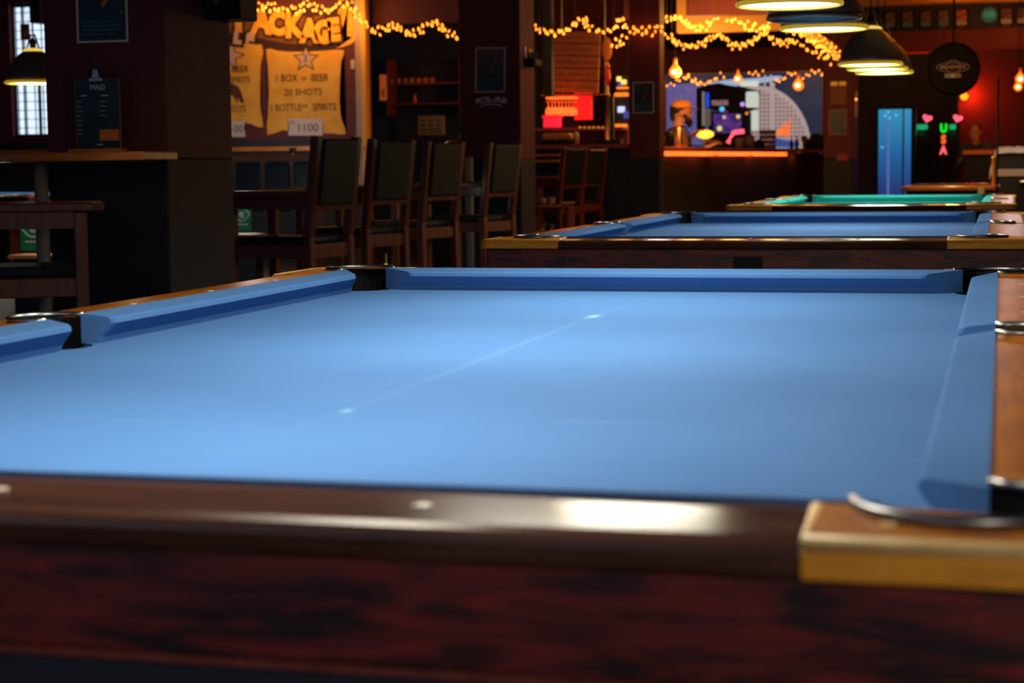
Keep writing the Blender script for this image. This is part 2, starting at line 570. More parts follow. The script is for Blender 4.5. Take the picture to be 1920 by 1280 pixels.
def pool_table(name, label, Wd, Ln, loc, cloth, rz=0.0, plate=False, corner=None, rail=None, side=None, end_rail=0.165):
    """origin on the floor under the centre; nose-to-nose width Wd (x) and length Ln (y)"""
    t = thing(name, label, 'pool table', loc, rz)
    hw, hl = Wd / 2, Ln / 2
    CEY = end_rail
    rail = rail or M['rail_wood']
    side = side or M['side_rail_lit_wood']
    corner = corner or M['corner_wood']
    cpc = 0.036     # corner pocket centre offset outward
    cr_ = 0.068
    spo = 0.075
    sr_ = 0.062
    # ---- bed with pocket cut-outs
    out = []
    ex, ey = hw + 0.05, hl + 0.05

    def arc(cx, cy, r, a0, a1, n=10):
        return [(cx + r * math.cos(a0 + (a1 - a0) * i / n), cy + r * math.sin(a0 + (a1 - a0) * i / n)) for i in range(n + 1)]
    h = math.sqrt(cr_ ** 2 - 0.014 ** 2)
    for sx, sy in ((1, -1), (1, 1), (-1, 1), (-1, -1)):
        cx, cy = sx * (hw + cpc), sy * (hl + cpc)
        # arc bulging inward between the two edges
        pA = (cx - sx * h, sy * ey)
        pB = (sx * ex, cy - sy * h)
        aA = math.atan2(pA[1] - cy, pA[0] - cx)
        aB = math.atan2(pB[1] - cy, pB[0] - cx)
        da = (aB - aA + PI) % (2 * PI) - PI
        pts = arc(cx, cy, cr_, aA, aA + da)
        if (sx, sy) in ((1, 1), (-1, -1)):
            pts = pts[::-1]
        if (sx, sy) == (1, -1):
            out += pts
            hs = math.sqrt(sr_ ** 2 - (spo - 0.05) ** 2)
            out += [(ex, -hs)] + arc(hw + spo, 0, sr_, PI + math.atan2(hs, spo - 0.05), PI - math.atan2(hs, spo - 0.05), 8) + [(ex, hs)]
        elif (sx, sy) == (1, 1):
            out += pts
        elif (sx, sy) == (-1, 1):
            out += pts
            hs = math.sqrt(sr_ ** 2 - (spo - 0.05) ** 2)
            out += [(-ex, hs)] + arc(-hw - spo, 0, sr_, math.atan2(hs, spo - 0.05), -math.atan2(hs, spo - 0.05), 8) + [(-ex, -hs)]
        else:
            out += pts
    clean = []
    for q in out:
        if not clean or (abs(q[0] - clean[-1][0]) + abs(q[1] - clean[-1][1])) > 1e-4:
            clean.append(q)
    bed = MB()
    bed.prism(clean, BED - 0.035, BED)
    bmesh.ops.triangulate(bed.bm, faces=[f for f in bed.bm.faces if len(f.verts) > 4])
    bed.build('bed_cloth', cloth, t)

    # ---- cushions
    prof = [(0.0, 0.031), (0.0015, 0.0375), (0.006, 0.0405), (CD, 0.0465), (CD, 0.0), (0.024, 0.0), (0.019, 0.010)]

    def cushion(p0, p1, outdir, s0, s1):
        p0, p1, outdir = Vector(p0), Vector(p1), Vector(outdir)
        along = (p1 - p0).normalized()
        m = MB()
        n = len(prof)
        rings = []
        steps = [(0, 0.0), (0, 0.006), (0, 0.014)] + [(2, None)] + [(1, 0.014), (1, 0.006), (1, 0.0)]

        def ring(end, inset):
            vs = []
            for d, z in prof:
                sh = s0 if end == 0 else s1
                base = p0 if end == 0 else p1
                sg = -1 if end == 0 else 1
                k = inset
                # round the nose corner of the jaw
                rd = 0.0
                if inset < 0.014:
                    q = (0.014 - inset) / 0.014
                    rd = 0.007 * q * q * max(0, 1 - d / CD)
                vs.append(m.bm.verts.new(base + outdir * (d + rd) + along * sg * (sh * d / CD - k) + Vector((0, 0, BED + z))))
            return vs
        for e, i in ((0, 0.0), (0, 0.006), (0, 0.014), (1, 0.014), (1, 0.006), (1, 0.0)):
            rings.append(ring(e, i))
        for i in range(len(rings) - 1):
            for k in range(n):
                m.bm.faces.new((rings[i][k], rings[i][(k + 1) % n], rings[i + 1][(k + 1) % n], rings[i + 1][k]))
        m.bm.faces.new(rings[0][::-1])
        m.bm.faces.new(rings[-1])
        m.build('cushion', cloth, t)
    cc, sc = 0.083, 0.066
    so = 0.064
    for sy in (-1, 1):
        cushion((-hw + cc, sy * hl, 0), (hw - cc, sy * hl, 0), (0, sy, 0), sc, sc)
    for sx in (-1, 1):
        cushion((sx * hw, -hl + cc, 0), (sx * hw, -so, 0), (sx, 0, 0), sc, 0.012)
        cushion((sx * hw, so, 0), (sx * hw, hl - cc, 0), (sx, 0, 0), 0.012, sc)

    # ---- wooden rails
    rp = [(CD, rail_z(CD)), (0.168, rail_z(0.168)), (0.179, 0.0355), (0.185, 0.0325), (CE, 0.028), (0.184, 0.017), (0.180, 0.0125), (0.172, 0.0105), (0.10, 0.006), (CD, 0.0)]

    def wood_rail(p0, p1, outdir, m_, kk=1.0):
        p0, p1, outdir = Vector(p0), Vector(p1), Vector(outdir)
        m = MB()
        r0 = [m.bm.verts.new(p0 + outdir * (CD + (d - CD) * kk) + Vector((0, 0, BED + z))) for d, z in rp]
        r1 = [m.bm.verts.new(p1 + outdir * (CD + (d - CD) * kk) + Vector((0, 0, BED + z))) for d, z in rp]
        n = len(rp)
        for k in range(n):
            m.bm.faces.new((r0[k], r0[(k + 1) % n], r1[(k + 1) % n], r1[k]))
        m.bm.faces.new(r0[::-1])
        m.bm.faces.new(r1)
        return m.build('rail', m_, t)
    CL = 0.246       # length of a corner cap along each side
    a = hw + CE - CL
    c = hl + CEY - CL

    def sights(o, pts):
        for q in pts:
            MB().lathe([(0.0062, -0.001), (0.0062, 0.0006), (0.004, 0.001), (0.0005, 0.001)], 14).build('sight', M['pearl'], o, loc=(q[0], q[1], BED + rail_z(0.094)))
    for sy in (-1, 1):
        r = wood_rail((-a, sy * hl, 0), (a, sy * hl, 0), (0, sy, 0), rail, (CEY - CD) / (CE - CD))
        sights(r, [(k * Wd / 4, sy * (hl + 0.097)) for k in (-1, 0, 1)])
    for sx in (-1, 1):
        r = wood_rail((sx * hw, -c, 0), (sx * hw, -0.058, 0), (sx, 0, 0), side)
        sights(r, [(sx * (hw + 0.094), -k * Ln / 8) for k in (1, 2, 3)])
        r = wood_rail((sx * hw, 0.058, 0), (sx * hw, c, 0), (sx, 0, 0), side)
        sights(r, [(sx * (hw + 0.094), k * Ln / 8) for k in (1, 2, 3)])
        # side pocket back block
        MB().prism([(sx * (hw + 0.137), -0.058), (sx * (hw + 0.182), -0.058), (sx * (hw + 0.182), 0.058), (sx * (hw + 0.137), 0.058)], BED - 0.004, BED + 0.036).build('pocket_block', side, t)

    # ---- corner caps with pocket notch
    for sx in (-1, 1):
        for sy in (-1, 1):
            px_, py_ = hw + cpc, hl + cpc
            R_ = 0.076
            X0, X1 = a, hw + CE
            Y0, Y1 = c, hl + CEY
            pts = [(X0, Y1 - 0.002)]
            rr = 0.028
            pts += [(X1 - rr + rr * math.sin(q * PI / 10), Y1 - rr + rr * math.cos(q * PI / 10)) for q in range(6)]
            pts += [(X1, Y0), (hw + CD, Y0)]
            # edge inward up to pocket
            e1 = py_ - math.sqrt(max(R_ ** 2 - (hw + CD - px_) ** 2, 0))
            a0 = math.atan2(e1 - py_, hw + CD - px_)
            e2 = px_ - math.sqrt(max(R_ ** 2 - (hl + CD - py_) ** 2, 0))
            a1 = math.atan2(hl + CD - py_, e2 - px_)
            if a1 < a0:
                a1 += 2 * PI
            pts += arc(px_, py_, R_, a0, a1, 14)
            pts += [(X0, hl + CD)]

            def zt(x, y):
                d = max(abs(x) - hw, abs(y) - hl, CD)
                return BED + rail_z(d) + 0.0015
            P = [(sx * x, sy * y) for x, y in pts]
            m = MB()
            m.prism(P, BED + 0.0125, zt)
            bmesh.ops.triangulate(m.bm, faces=[f for f in m.bm.faces if len(f.verts) > 4])
            cap = m.build('corner_cap', corner, t)
            # pale edging outside the cap: worn scratches plus edge highlight put into colour
            oe = [(X0 + 0.002, hl + CD + 0.004), (X0 + 0.002, Y1 - 0.004)] + [(X1 - rr + (rr - 0.002) * math.sin(q * PI / 10), Y1 - rr + (rr - 0.002) * math.cos(q * PI / 10)) for q in range(6)] + [(X1 - 0.002, Y0 + 0.002)]
            path = []
            for x, y in oe:
                d = max(x - hw, y - hl, CD)
                path.append((sx * x, sy * y, BED + rail_z(d) - 0.0028))
            fb = MB()
            fo = [(sx * x, sy * y) for x, y in [(X0, Y1 - 0.004)] + [(X1 - rr + (rr - 0.001) * math.sin(q * PI / 10), Y1 - rr + (rr - 0.001) * math.cos(q * PI / 10)) for q in range(6)] + [(X1 - 0.004, Y0)]]
            fi = [(sx * x, sy * y) for x, y in [(X0, Y1 - 0.012)] + [(X1 - rr + (rr - 0.012) * math.sin(q * PI / 10), Y1 - rr + (rr - 0.012) * math.cos(q * PI / 10)) for q in range(6)] + [(X1 - 0.012, Y0)]]
            push = [(sx * 0.0, sy * 0.006)] + [(sx * 0.006 * math.sin(q * PI / 10), sy * 0.006 * math.cos(q * PI / 10)) for q in range(6)] + [(sx * 0.006, 0)]
            fo = [(a_[0] + b_[0], a_[1] + b_[1]) for a_, b_ in zip(fo, push)]
            rows = [[(x, y, BED + 0.0120) for x, y in fi], [(x, y, BED + 0.0135) for x, y in fo], [(x, y, BED + 0.031) for x, y in fo], [(x, y, BED + 0.035) for x, y in fi]]
            vr = [[fb.bm.verts.new(c_) for c_ in r_] for r_ in rows]
            for r_ in range(4):
                for k_ in range(len(fo) - 1):
                    fb.bm.faces.new((vr[r_][k_], vr[r_][k_ + 1], vr[(r_ + 1) % 4][k_ + 1], vr[(r_ + 1) % 4][k_]))
            fb.bm.faces.new([vr[r_][0] for r_ in range(4)])
            fb.bm.faces.new([vr[r_][-1] for r_ in range(4)])
            fb.build('cap_front', M['amber_face'], cap, bevel=0.002)  # amber front, colour made brighter for the light falling on it
            MB().tube(path, 0.0060, 8).build('edging', M['corner_edge'] if corner is M['corner_wood'] else M['amber_face'], cap, smooth=True)
            MB().lathe([(0.006, -0.001), (0.006, 0.0008), (0.001, 0.001)], 12).build('screw_plug', M['corner_edge'], cap, loc=(sx * (X0 + 0.05), sy * (hl + 0.105), BED + rail_z(0.115) + 0.0015))
            # pocket liner and iron
            a0i, a1i = a0 - 0.0, a1 + 0.0
            lin = MB()
            n = 18
            r1_, r2_ = cr_, 0.0755
            ringv = []
            for i in range(n + 1):
                q = a0i + (a1i - a0i) * i / n
                cs, sn = math.cos(q), math.sin(q)
                ringv.append([lin.bm.verts.new((sx * (px_ + rr_ * cs), sy * (py_ + rr_ * sn), z)) for rr_, z in ((r1_, BED - 0.16), (r1_, BED + 0.040), (r2_, BED + 0.040), (r2_, BED - 0.16))])
            for i in range(n):
                for k in range(4):
                    lin.bm.faces.new((ringv[i][k], ringv[i][(k + 1) % 4], ringv[i + 1][(k + 1) % 4], ringv[i + 1][k]))
            lin.bm.faces.new(ringv[0])
            lin.bm.faces.new(ringv[-1][::-1])
            lin.build('pocket_liner', M['black_plastic'], t)
            MB().lathe([(0.066, BED - 0.165), (0.066, BED - 0.15)], 20, Matrix.Translation((sx * px_, sy * py_, 0))).build('pocket_bottom', M['black_plastic'], t)
            pi_ = [(sx * (px_ + 0.0725 * math.cos(a0i + (a1i - a0i) * i / 20)), sy * (py_ + 0.0725 * math.sin(a0i + (a1i - a0i) * i / 20)), BED + 0.0455) for i in range(21)]
            MB().tube(pi_, 0.0050, 8).build('pocket_iron', M['dark_steel'], t, smooth=True)
    for sx in (-1, 1):
        px_ = hw + spo
        lin = MB()
        n = 14
        A = math.radians(112)
        ringv = []
        for i in range(n + 1):
            q = -A + 2 * A * i / n
            ringv.append([lin.bm.verts.new((sx * (px_ + rr_ * math.cos(q)), rr_ * math.sin(q), z)) for rr_, z in ((0.057, BED - 0.16), (0.057, BED + 0.040), (0.066, BED + 0.040), (0.066, BED - 0.16))])
        for i in range(n):
            for k in range(4):
                lin.bm.faces.new((ringv[i][k], ringv[i][(k + 1) % 4], ringv[i + 1][(k + 1) % 4], ringv[i + 1][k]))
        lin.bm.faces.new(ringv[0])
        lin.bm.faces.new(ringv[-1][::-1])
        lin.build('pocket_liner', M['black_plastic'], t)
        MB().lathe([(0.056, BED - 0.165), (0.056, BED - 0.15)], 20, Matrix.Translation((sx * px_, 0, 0))).build('pocket_bottom', M['black_plastic'], t)
        MB().tube([(sx * (px_ + 0.0625 * math.cos(-A + 2 * A * i / 16)), 0.0625 * math.sin(-A + 2 * A * i / 16), BED + 0.0445) for i in range(17)], 0.0045, 8).build('pocket_iron', M['steel'], t, smooth=True)

    # ---- aprons
    AO = 0.166
    AY = CEY - 0.021
    ztop = BED + 0.011
    for sy in (-1, 1):
        ap = MB().box((-hw - AO, sy * (hl + AY) - 0.012, ztop - 0.072), (hw + AO, sy * (hl + AY) + 0.012, ztop)).build('apron', M['apron_wood'], t, bevel=0.003)
        MB().box((-hw - AO, sy * (hl + AY) - 0.008, ztop - 0.078), (hw + AO, sy * (hl + AY) + 0.016, ztop - 0.072)).build('apron_bead', M['chair_wood'], ap)
        MB().box((-hw - AO + 0.02, sy * (hl + AY - 0.02) - 0.012, ztop - 0.18), (hw + AO - 0.02, sy * (hl + AY - 0.02) + 0.012, ztop - 0.078)).build('lower_apron', M['navy'], t, bevel=0.003)
        if plate and sy < 0:
            pl = MB().box((-0.043, -hl - AY - 0.017, ztop - 0.062), (0.043, -hl - AY - 0.012, ztop - 0.020)).build('name_plate', M['black_plastic'], ap, bevel=0.002)
            MB().tube([(-0.041, -hl - AY - 0.0175, ztop - 0.060), (0.041, -hl - AY - 0.0175, ztop - 0.060), (0.041, -hl - AY - 0.0175, ztop - 0.022), (-0.041, -hl - AY - 0.0175, ztop - 0.022)], 0.0016, 6, closed=True).build('plate_border', M['steel'], pl)
    for sx in (-1, 1):
        MB().box((sx * (hw + AO) - 0.012, -hl - AY + 0.012, ztop - 0.072), (sx * (hw + AO) + 0.012, hl + AY - 0.012, ztop)).build('apron', M['apron_wood'], t, bevel=0.003)
        MB().box((sx * (hw + AO - 0.02) - 0.012, -hl - AY + 0.032, ztop - 0.18), (sx * (hw + AO - 0.02) + 0.012, hl + AY - 0.032, ztop - 0.072)).build('lower_apron', M['navy'], t, bevel=0.003)
    MB().box((-hw - 0.10, -hl - 0.10, BED - 0.17), (hw + 0.10, hl + 0.10, BED - 0.165)).build('underframe', M['black_plastic'], t)
    for sx in (-1, 1):
        for sy in (-1, 1):
            lx, ly = sx * (hw - 0.03), sy * (hl - 0.2)
            m = MB()
            m.hull([(lx + i * 0.10, ly + j * 0.10, BED - 0.17) for i, j in ((-1, -1), (1, -1), (1, 1), (-1, 1))] + [(lx + i * 0.075, ly + j * 0.075, 0.03) for i, j in ((-1, -1), (1, -1), (1, 1), (-1, 1))],
                   ((0, 1, 2, 3), (7, 6, 5, 4), (0, 4, 5, 1), (1, 5, 6, 2), (2, 6, 7, 3), (3, 7, 4, 0)))
            lg = m.build('leg', M['apron_wood'], t, bevel=0.008)
            MB().lathe([(0.06, 0), (0.06, 0.02), (0.03, 0.03)], 16, Matrix.Translation((lx, ly, 0))).build('foot', M['dark_steel'], lg)
    return t


_a, _b = atz(650, 770, BED), atz(1112, 593, BED)
m_ = M['blue_cloth'].copy()
m_.name = 'blue_cloth_marked'
_nt = m_.node_tree
_bs = _nt.nodes['Principled BSDF']
_src = _bs.inputs['Base Color'].links[0].from_socket
_tc = _nt.nodes.new('ShaderNodeTexCoord')
_vm = _nt.nodes.new('ShaderNodeMapping')
_vm.vector_type = 'TEXTURE'
_dir = (_b - _a)
_vm.inputs['Location'].default_value = (_a.x, _a.y - 1.27, 0)
_vm.inputs['Rotation'].default_value = (0, 0, math.atan2(_dir.y, _dir.x))
_sp = _nt.nodes.new('ShaderNodeSeparateXYZ')
_nt.links.new(_tc.outputs['Object'], _vm.inputs[0])
_nt.links.new(_vm.outputs[0], _sp.inputs[0])


def _n(op, a, b=None):
    q = _nt.nodes.new('ShaderNodeMath')
    q.operation = op
    q.use_clamp = False
    for i_, v_ in enumerate((a, b)):
        if v_ is None:
            continue
        if isinstance(v_, (int, float)):
            q.inputs[i_].default_value = v_
        else:
            _nt.links.new(v_, q.inputs[i_])
    return q.outputs[0]


def _gauss(sock, c, w_):
    d_ = _n('DIVIDE', _n('SUBTRACT', sock, c), w_)
    return _n('EXPONENT', _n('MULTIPLY', _n('MULTIPLY', d_, d_), -1.0))


_L = _dir.length
_line = _n('MULTIPLY', _n('MULTIPLY', _gauss(_sp.outputs['Y'], 0.0, 0.007), _gauss(_sp.outputs['X'], _L * 0.55, _L * 0.5)), 0.07)
_s1 = _n('MULTIPLY', _n('MULTIPLY', _gauss(_sp.outputs['Y'], 0.0, 0.010), _gauss(_sp.outputs['X'], _L, 0.03)), 0.5)
_s2 = _n('MULTIPLY', _n('MULTIPLY', _gauss(_sp.outputs['Y'], 0.0, 0.006), _gauss(_sp.outputs['X'], 0.0, 0.012)), 0.4)
_tot = _n('ADD', _n('ADD', _line, _s1), _s2)
_mx = _nt.nodes.new('ShaderNodeMixRGB')
_mx.inputs[2].default_value = (0.35, 0.62, 0.72, 1)
_nt.links.new(_tot, _mx.inputs[0])
_nt.links.new(_src, _mx.inputs[1])
_nt.links.new(_mx.outputs[0], _bs.inputs['Base Color'])
M['blue_cloth_marked'] = m_
pool_table('pool_table', 'large blue-clothed pool table filling the foreground, with pale-edged corner cap at right', 1.27, 2.54, (0, 1.27, 0), M['blue_cloth_marked'], end_rail=0.148)
M['amber'] = noisy('amber_corner', (0.78, 0.31, 0.006), (0.92, 0.40, 0.010), rough=0.5, nscale=9, spec=0.15)
pool_table('pool_table', 'second blue pool table with amber corners and a small metal plate on its end', 1.27, 2.54, (-0.034, 4.363 + 1.27, 0), M['blue_cloth'], plate=True, corner=M['amber'])
pool_table('pool_table', 'smaller green-clothed pool table standing third in the row', 1.12, 2.24, (0.024, 8.722 + 1.12, 0), M['green_cloth'], rz=-0.006, corner=M['amber'])

pool_table('pool_table', 'blue pool table far off at the left edge beside the wall', 1.12, 2.24, (at(57, 372, 14.0).x - 1.12 - 0.19, 14.75, 0), M['blue_cloth'], rz=PI / 2)


T5X = at(57, 372, 14.0).x - 1.12 - 0.19

# ================================================================== POOL LAMPS
def pool_lamp(name, label, loc, lit=True, group=None, top=3.45):
    t = thing(name, label, 'lamp', loc, 0, group)
    # shade: ribbed bell
    prof = [(0.172, 0.0), (0.171, 0.02), (0.160, 0.055), (0.143, 0.095), (0.120, 0.130), (0.092, 0.160), (0.062, 0.182), (0.060, 0.184),
            (0.058, 0.180), (0.088, 0.156), (0.116, 0.126), (0.139, 0.091), (0.156, 0.051), (0.166, 0.004)]
    m = MB()
    rings = []
    seg = 96
    for r, z in prof:
        rings.append([m.bm.verts.new((r * (1 + 0.011 * math.cos(32 * 2 * PI * k / seg)) * math.cos(2 * PI * k / seg), r * (1 + 0.011 * math.cos(32 * 2 * PI * k / seg)) * math.sin(2 * PI * k / seg), z)) for k in range(seg)])
    for i in range(len(rings)):
        A_, B_ = rings[i], rings[(i + 1) % len(rings)]
        for k in range(seg):
            m.bm.faces.new((A_[k], A_[(k + 1) % seg], B_[(k + 1) % seg], B_[k]))
    m.build('lamp_shade', M['shade_out'], t, smooth=True)
    MB().tube([(0.171 * math.cos(q * PI / 24), 0.171 * math.sin(q * PI / 24), -0.006) for q in range(48)], 0.009, 8, closed=True).build('rim', M['rim_glow'] if lit else M['shade_out'], t, smooth=True)
    MB().lathe([(0.004, -0.012), (0.07, -0.011), (0.13, -0.007), (0.163, 0.0), (0.163, 0.006), (0.02, 0.004)], 40).build('diffuser', M['diffuser'] if lit else M['shade_off'], t, smooth=True)
    MB().lathe([(0.058, 0.180), (0.060, 0.190), (0.050, 0.198), (0.03, 0.203)], 40, ripple=0.03, ribs=20).build('cap', M['cap_glow'] if lit else M['shade_out'], t, smooth=True)
    MB().lathe([(0.018, 0.2), (0.020, 0.24), (0.012, 0.26), (0.006, 0.27)], 16).build('socket', M['black_plastic'], t, smooth=True)
    zt = top - loc[2]
    MB().tube([(0, 0, 0.26), (0, 0, zt)], 0.004, 6).build('cord', M['black_plastic'], t)
    m = MB()
    for s in (-1, 1):
        m.tube([(s * 0.045, 0, 0.19), (s * 0.012, 0, 0.29)], 0.006, 6)
    m.build('hanger', M['shade_out'], t)
    MB().lathe([(0.05, zt - 0.03), (0.055, zt - 0.002), (0.01, zt)], 16).build('ceiling_rose', M['black_plastic'], t)
    if lit:
        lamp_light('lamp_light', 'AREA', (0, 0, -0.022), 8.6, (1.0, 0.93, 0.80), 0.30, parent=t, spread=math.radians(158)).data.specular_factor = 0.4
    return t


LZ = 1.6
pool_lamp('pool_lamp', 'unseen pool lamp added to light the far left pool table beside the wall', (T5X + 0.3, 14.75, LZ))  # lamp added out of view to brighten that table's cloth
TL = [(0.0, 0.36), (0.0, 1.35), (0.0, 2.24)]
for i, (x, y) in enumerate(TL):
    pool_lamp('pool_lamp', ['ribbed metal pool lamp over the near end of the foreground table', 'ribbed metal pool lamp over the middle of the foreground table', 'ribbed metal pool lamp over the far end of the foreground table'][i], (x, y, LZ - 0.08))


def lamp_at(px, py, D):
    return CAM_P + ray(px, py) * D


for px_, py_, D, lab, lit in ((1480, 4, 6.15, 'lit pool lamp cut by the top edge of the picture above the second table', True),
                              (1526, 31, 6.95, 'unlit pool lamp with dark blue-grey underside above the second table', False),
                              (1545, 50, 7.45, 'lit pool lamp with broad white glowing face next to the fairy light bunch', True),
                              (1632, 118, 10.25, 'lit ribbed bell lamp over the green table, nearest of its row', True),
                              (1645, 127, 10.9, 'lit pool lamp over the green table, mostly hidden between two others', True),
                              (1658, 134, 11.5, 'lit pool lamp over the green table, lowest and farthest of its row', True),
                              (64, 153, 11.4, 'lit bell lamp hanging before the leaded window at far left', True)):
    pool_lamp('pool_lamp', lab, lamp_at(px_, py_, D), lit)


# ================================================================== SPECTATOR CHAIRS
def spectator_chair(label, loc, rz):
    t = thing('spectator_chair', label, 'chair', loc, rz, 'tall wooden spectator chairs')
    w, d = 0.19, 0.225
    wood = M['chair_wood']
    for sx in (-1, 1):
        MB().bar((sx * w, -d - 0.02, 0), (sx * w, -d, 0.70), 0.05, 0.045).bar((sx * w, -d, 0.70), (sx * w, -d - 0.06, 1.20), 0.05, 0.045).build('leg', wood, t, bevel=0.008)
        MB().bar((sx * w, d, 0), (sx * w, d, 0.90), 0.048, 0.045).build('leg', wood, t, bevel=0.006)
        arm = MB()
        arm.prism([(sx * w - 0.035, -d - 0.01), (sx * w + 0.035, -d - 0.01), (sx * w + 0.045, d + 0.05), (sx * w, d + 0.085), (sx * w - 0.045, d + 0.05)], 0.90, 0.932)
        arm.build('armrest', wood, t, bevel=0.006)
        MB().box((sx * w - 0.012, -d, 0.84), (sx * w + 0.012, d, 0.90)).build('arm_apron', wood, t)
        MB().box((sx * w - 0.013, -d, 0.595), (sx * w + 0.013, d, 0.665)).build('seat_frame', wood, t, bevel=0.004)
        MB().box((sx * w - 0.011, -d, 0.24), (sx * w + 0.011, d, 0.275)).build('stretcher', wood, t)
    for sy in (-1, 1):
        MB().box((-w, sy * d - 0.013, 0.595), (w, sy * d + 0.013, 0.665)).build('seat_frame', wood, t, bevel=0.004)
    MB().box((-w, d - 0.015, 0.30), (w, d + 0.02, 0.335)).build('foot_rest', wood, t, bevel=0.004)
    MB().box((-w, -d - 0.01, 0.36), (w, -d + 0.01, 0.39)).build('stretcher', wood, t)
    MB().box((-w + 0.02, -d + 0.02, 0.66), (w - 0.02, d + 0.01, 0.705)).build('seat_cushion', M['leather'], t, bevel=0.018, seg=3)
    # padded back, slightly leaning, with top rail
    q = Matrix.Translation((0, -d - 0.005, 0.70)) @ Matrix.Rotation(math.radians(6.8), 4, 'X')
    MB().box((-w + 0.024, -0.03, 0.16), (w - 0.024, 0.022, 0.49), q).build('backrest', M['leather'], t, bevel=0.015, seg=3)
    MB().box((-w + 0.02, -0.018, 0.135), (w - 0.02, 0.012, 0.165), q).build('back_rail', wood, t)
    return t


CH = [(584, 9.1, 'tall wooden spectator chair with black back, first beside the near pillar'),
      (690, 10.3, 'tall wooden spectator chair with black back, second in the row from the near pillar'),
      (794, 11.4, 'tall wooden spectator chair with black back, before the dark glass shelves'),
      (910, 12.5, 'tall wooden spectator chair with black back, under the poster on the middle pillar'),
      (1052, 16.6, 'tall wooden spectator chair just right of the middle pillar'),
      (1093, 17.6, 'tall wooden spectator chair farthest right, beside the dark counter base')]
CHAIRS = []
for px_, D, lab in CH:
    q = CAM_P + ray(px_, 400) * D
    th2 = math.radians(79 if px_ < 600 else 74)
    off = Matrix.Rotation(th2, 3, 'Z') @ Vector((-0.19, -0.245, 0))
    CHAIRS.append(spectator_chair(lab, (q.x - off.x, q.y - off.y, 0), th2))
q = CAM_P + ray(150, 400) * 6.6
th2 = math.radians(-62)
off = Matrix.Rotation(th2, 3, 'Z') @ Vector((0.19, 0.225, 0))
spectator_chair('tall wooden spectator chair with black seat at the left edge of the picture', (q.x - off.x, q.y - off.y, 0), th2)


# glasses standing on chair arms and ledges
def beer_glass(label, loc, h=0.15, r=0.035, m=None, liquid=None):
    t = thing('drinking_glass', label, 'glass', loc)
    MB().lathe([(r * 0.75, 0), (r, h), (r * 0.93, h), (r * 0.68, 0.012)], 24).build('glass_body', M['glass'], t, smooth=True)
    MB().lathe([(r * 0.67, 0.013), (r * 0.90, h * 0.8), (0.002, h * 0.8)], 24).build('drink', liquid or M['beer'], t, smooth=True)
    return t


M['beer'] = mat('beer', (0.95, 0.72, 0.12), 0.4, emit=None)
M['water'] = mat('water', (0.35, 0.42, 0.5), 0.1, spec=0.8)

# ================================================================== LEDGES ON THE PILLARS
q0 = at(300, 292, P1Y - 0.14)
lz = 1.115
t = thing('wall_ledge', 'wooden drinks ledge fixed to the near pillar carrying the menu stand', 'ledge', (p1x0, P1Y, lz))
lx1 = at(292, 292, P1Y - 0.2).x - p1x0
MB().box((-1.6, -0.30, -0.035), (lx1, -0.0, 0.0)).build('board', M['ledge_wood'], t, bevel=0.006)
po = at(79, 400, P1Y - 0.15)
MB().lathe([(0.027, -lz + 0.01), (0.027, -0.035)], 20, Matrix.Translation((po.x - p1x0, -0.15, 0))).build('post', M['grey_post'], t, smooth=True)
MB().lathe([(0.16, -lz), (0.16, -lz + 0.008), (0.03, -lz + 0.02)], 24, Matrix.Translation((po.x - p1x0, -0.15, 0))).build('foot_plate', M['steel'], t)
t = thing('wall_ledge', 'wooden drinks ledge on a grey post in front of the middle pillar', 'ledge', (p2x0, P2Y, 0.93))
MB().box((-0.12, -0.34, -0.035), (0.25, -0.04, 0.0)).build('board', M['chair_wood'], t, bevel=0.006)
po = at(881, 400, P2Y - 0.2)
MB().lathe([(0.03, -0.92), (0.03, 0.18)], 20, Matrix.Translation((po.x - p2x0, -0.2, 0))).build('post', M['grey_post'], t, smooth=True)


sy_ = p1y1 - 0.16
t = thing('pillar_speaker', 'black box speaker fixed high on the right side of the near pillar', 'speaker', (p1x1, sy_, at(450, 38, sy_).z))
MB().box((0.0, -0.09, 0), (at(466, 20, sy_).x - p1x1, 0.10, 0.26)).build('cabinet', M['black_plastic'], t, bevel=0.008)
MB().lathe([(0.03, 0), (0.03, 0.006), (0.02, 0.01), (0.003, 0.006)], 20, Matrix.Translation((0.04, -0.09, 0.09)) @ Matrix.Rotation(PI / 2, 4, 'X')).build('speaker_cone', M['paper_dark'], t)
lamp_light('ledge_glow', 'POINT', at(225, 250, P1Y - 0.55), 0.45, (1, 0.62, 0.25), 0.05)  # added fill for the ledge front and menu, no lamp modelled
# ---- menu clipboard stand on the near ledge
def lines(m, x0, x1, z0, n, dz, h, y=-0.003):
    for i in range(n):
        m.box((x0, y, z0 - i * dz), (x0 + (x1 - x0) * random.uniform(0.6, 1.0), y + 0.001, z0 - i * dz + h))


my = P1Y - 0.12
x0, x1, z0, z1 = rect_at(140, 147, 226, 276, my)
t = thing('menu_board', 'black menu on a clipboard standing on the wooden ledge of the near pillar', 'menu', ((x0 + x1) / 2, my, lz))
w = (x1 - x0) / 2
H = z1 - lz
MB().box((-w, 0, 0.012), (w, 0.008, H)).build('clipboard', M['chair_wood'], t, bevel=0.002)
MB().box((-w - 0.02, -0.03, 0), (w + 0.01, 0.03, 0.014)).build('stand_base', M['ledge_wood'], t, bevel=0.002)
pp = MB().box((-w + 0.008, -0.002, 0.016), (w - 0.006, 0.0, H - 0.004)).build('menu_sheet', M['paper_dark'], t)
MB().box((0.008, -0.003, 0.045), (w - 0.008, -0.002, 0.045 + 0.042)).build('orange_box', M['print_orange'], pp)
text_part('MAD', 0.03, M['grey_frame'], pp, (0.005, -0.003, H - 0.035))
m = MB()
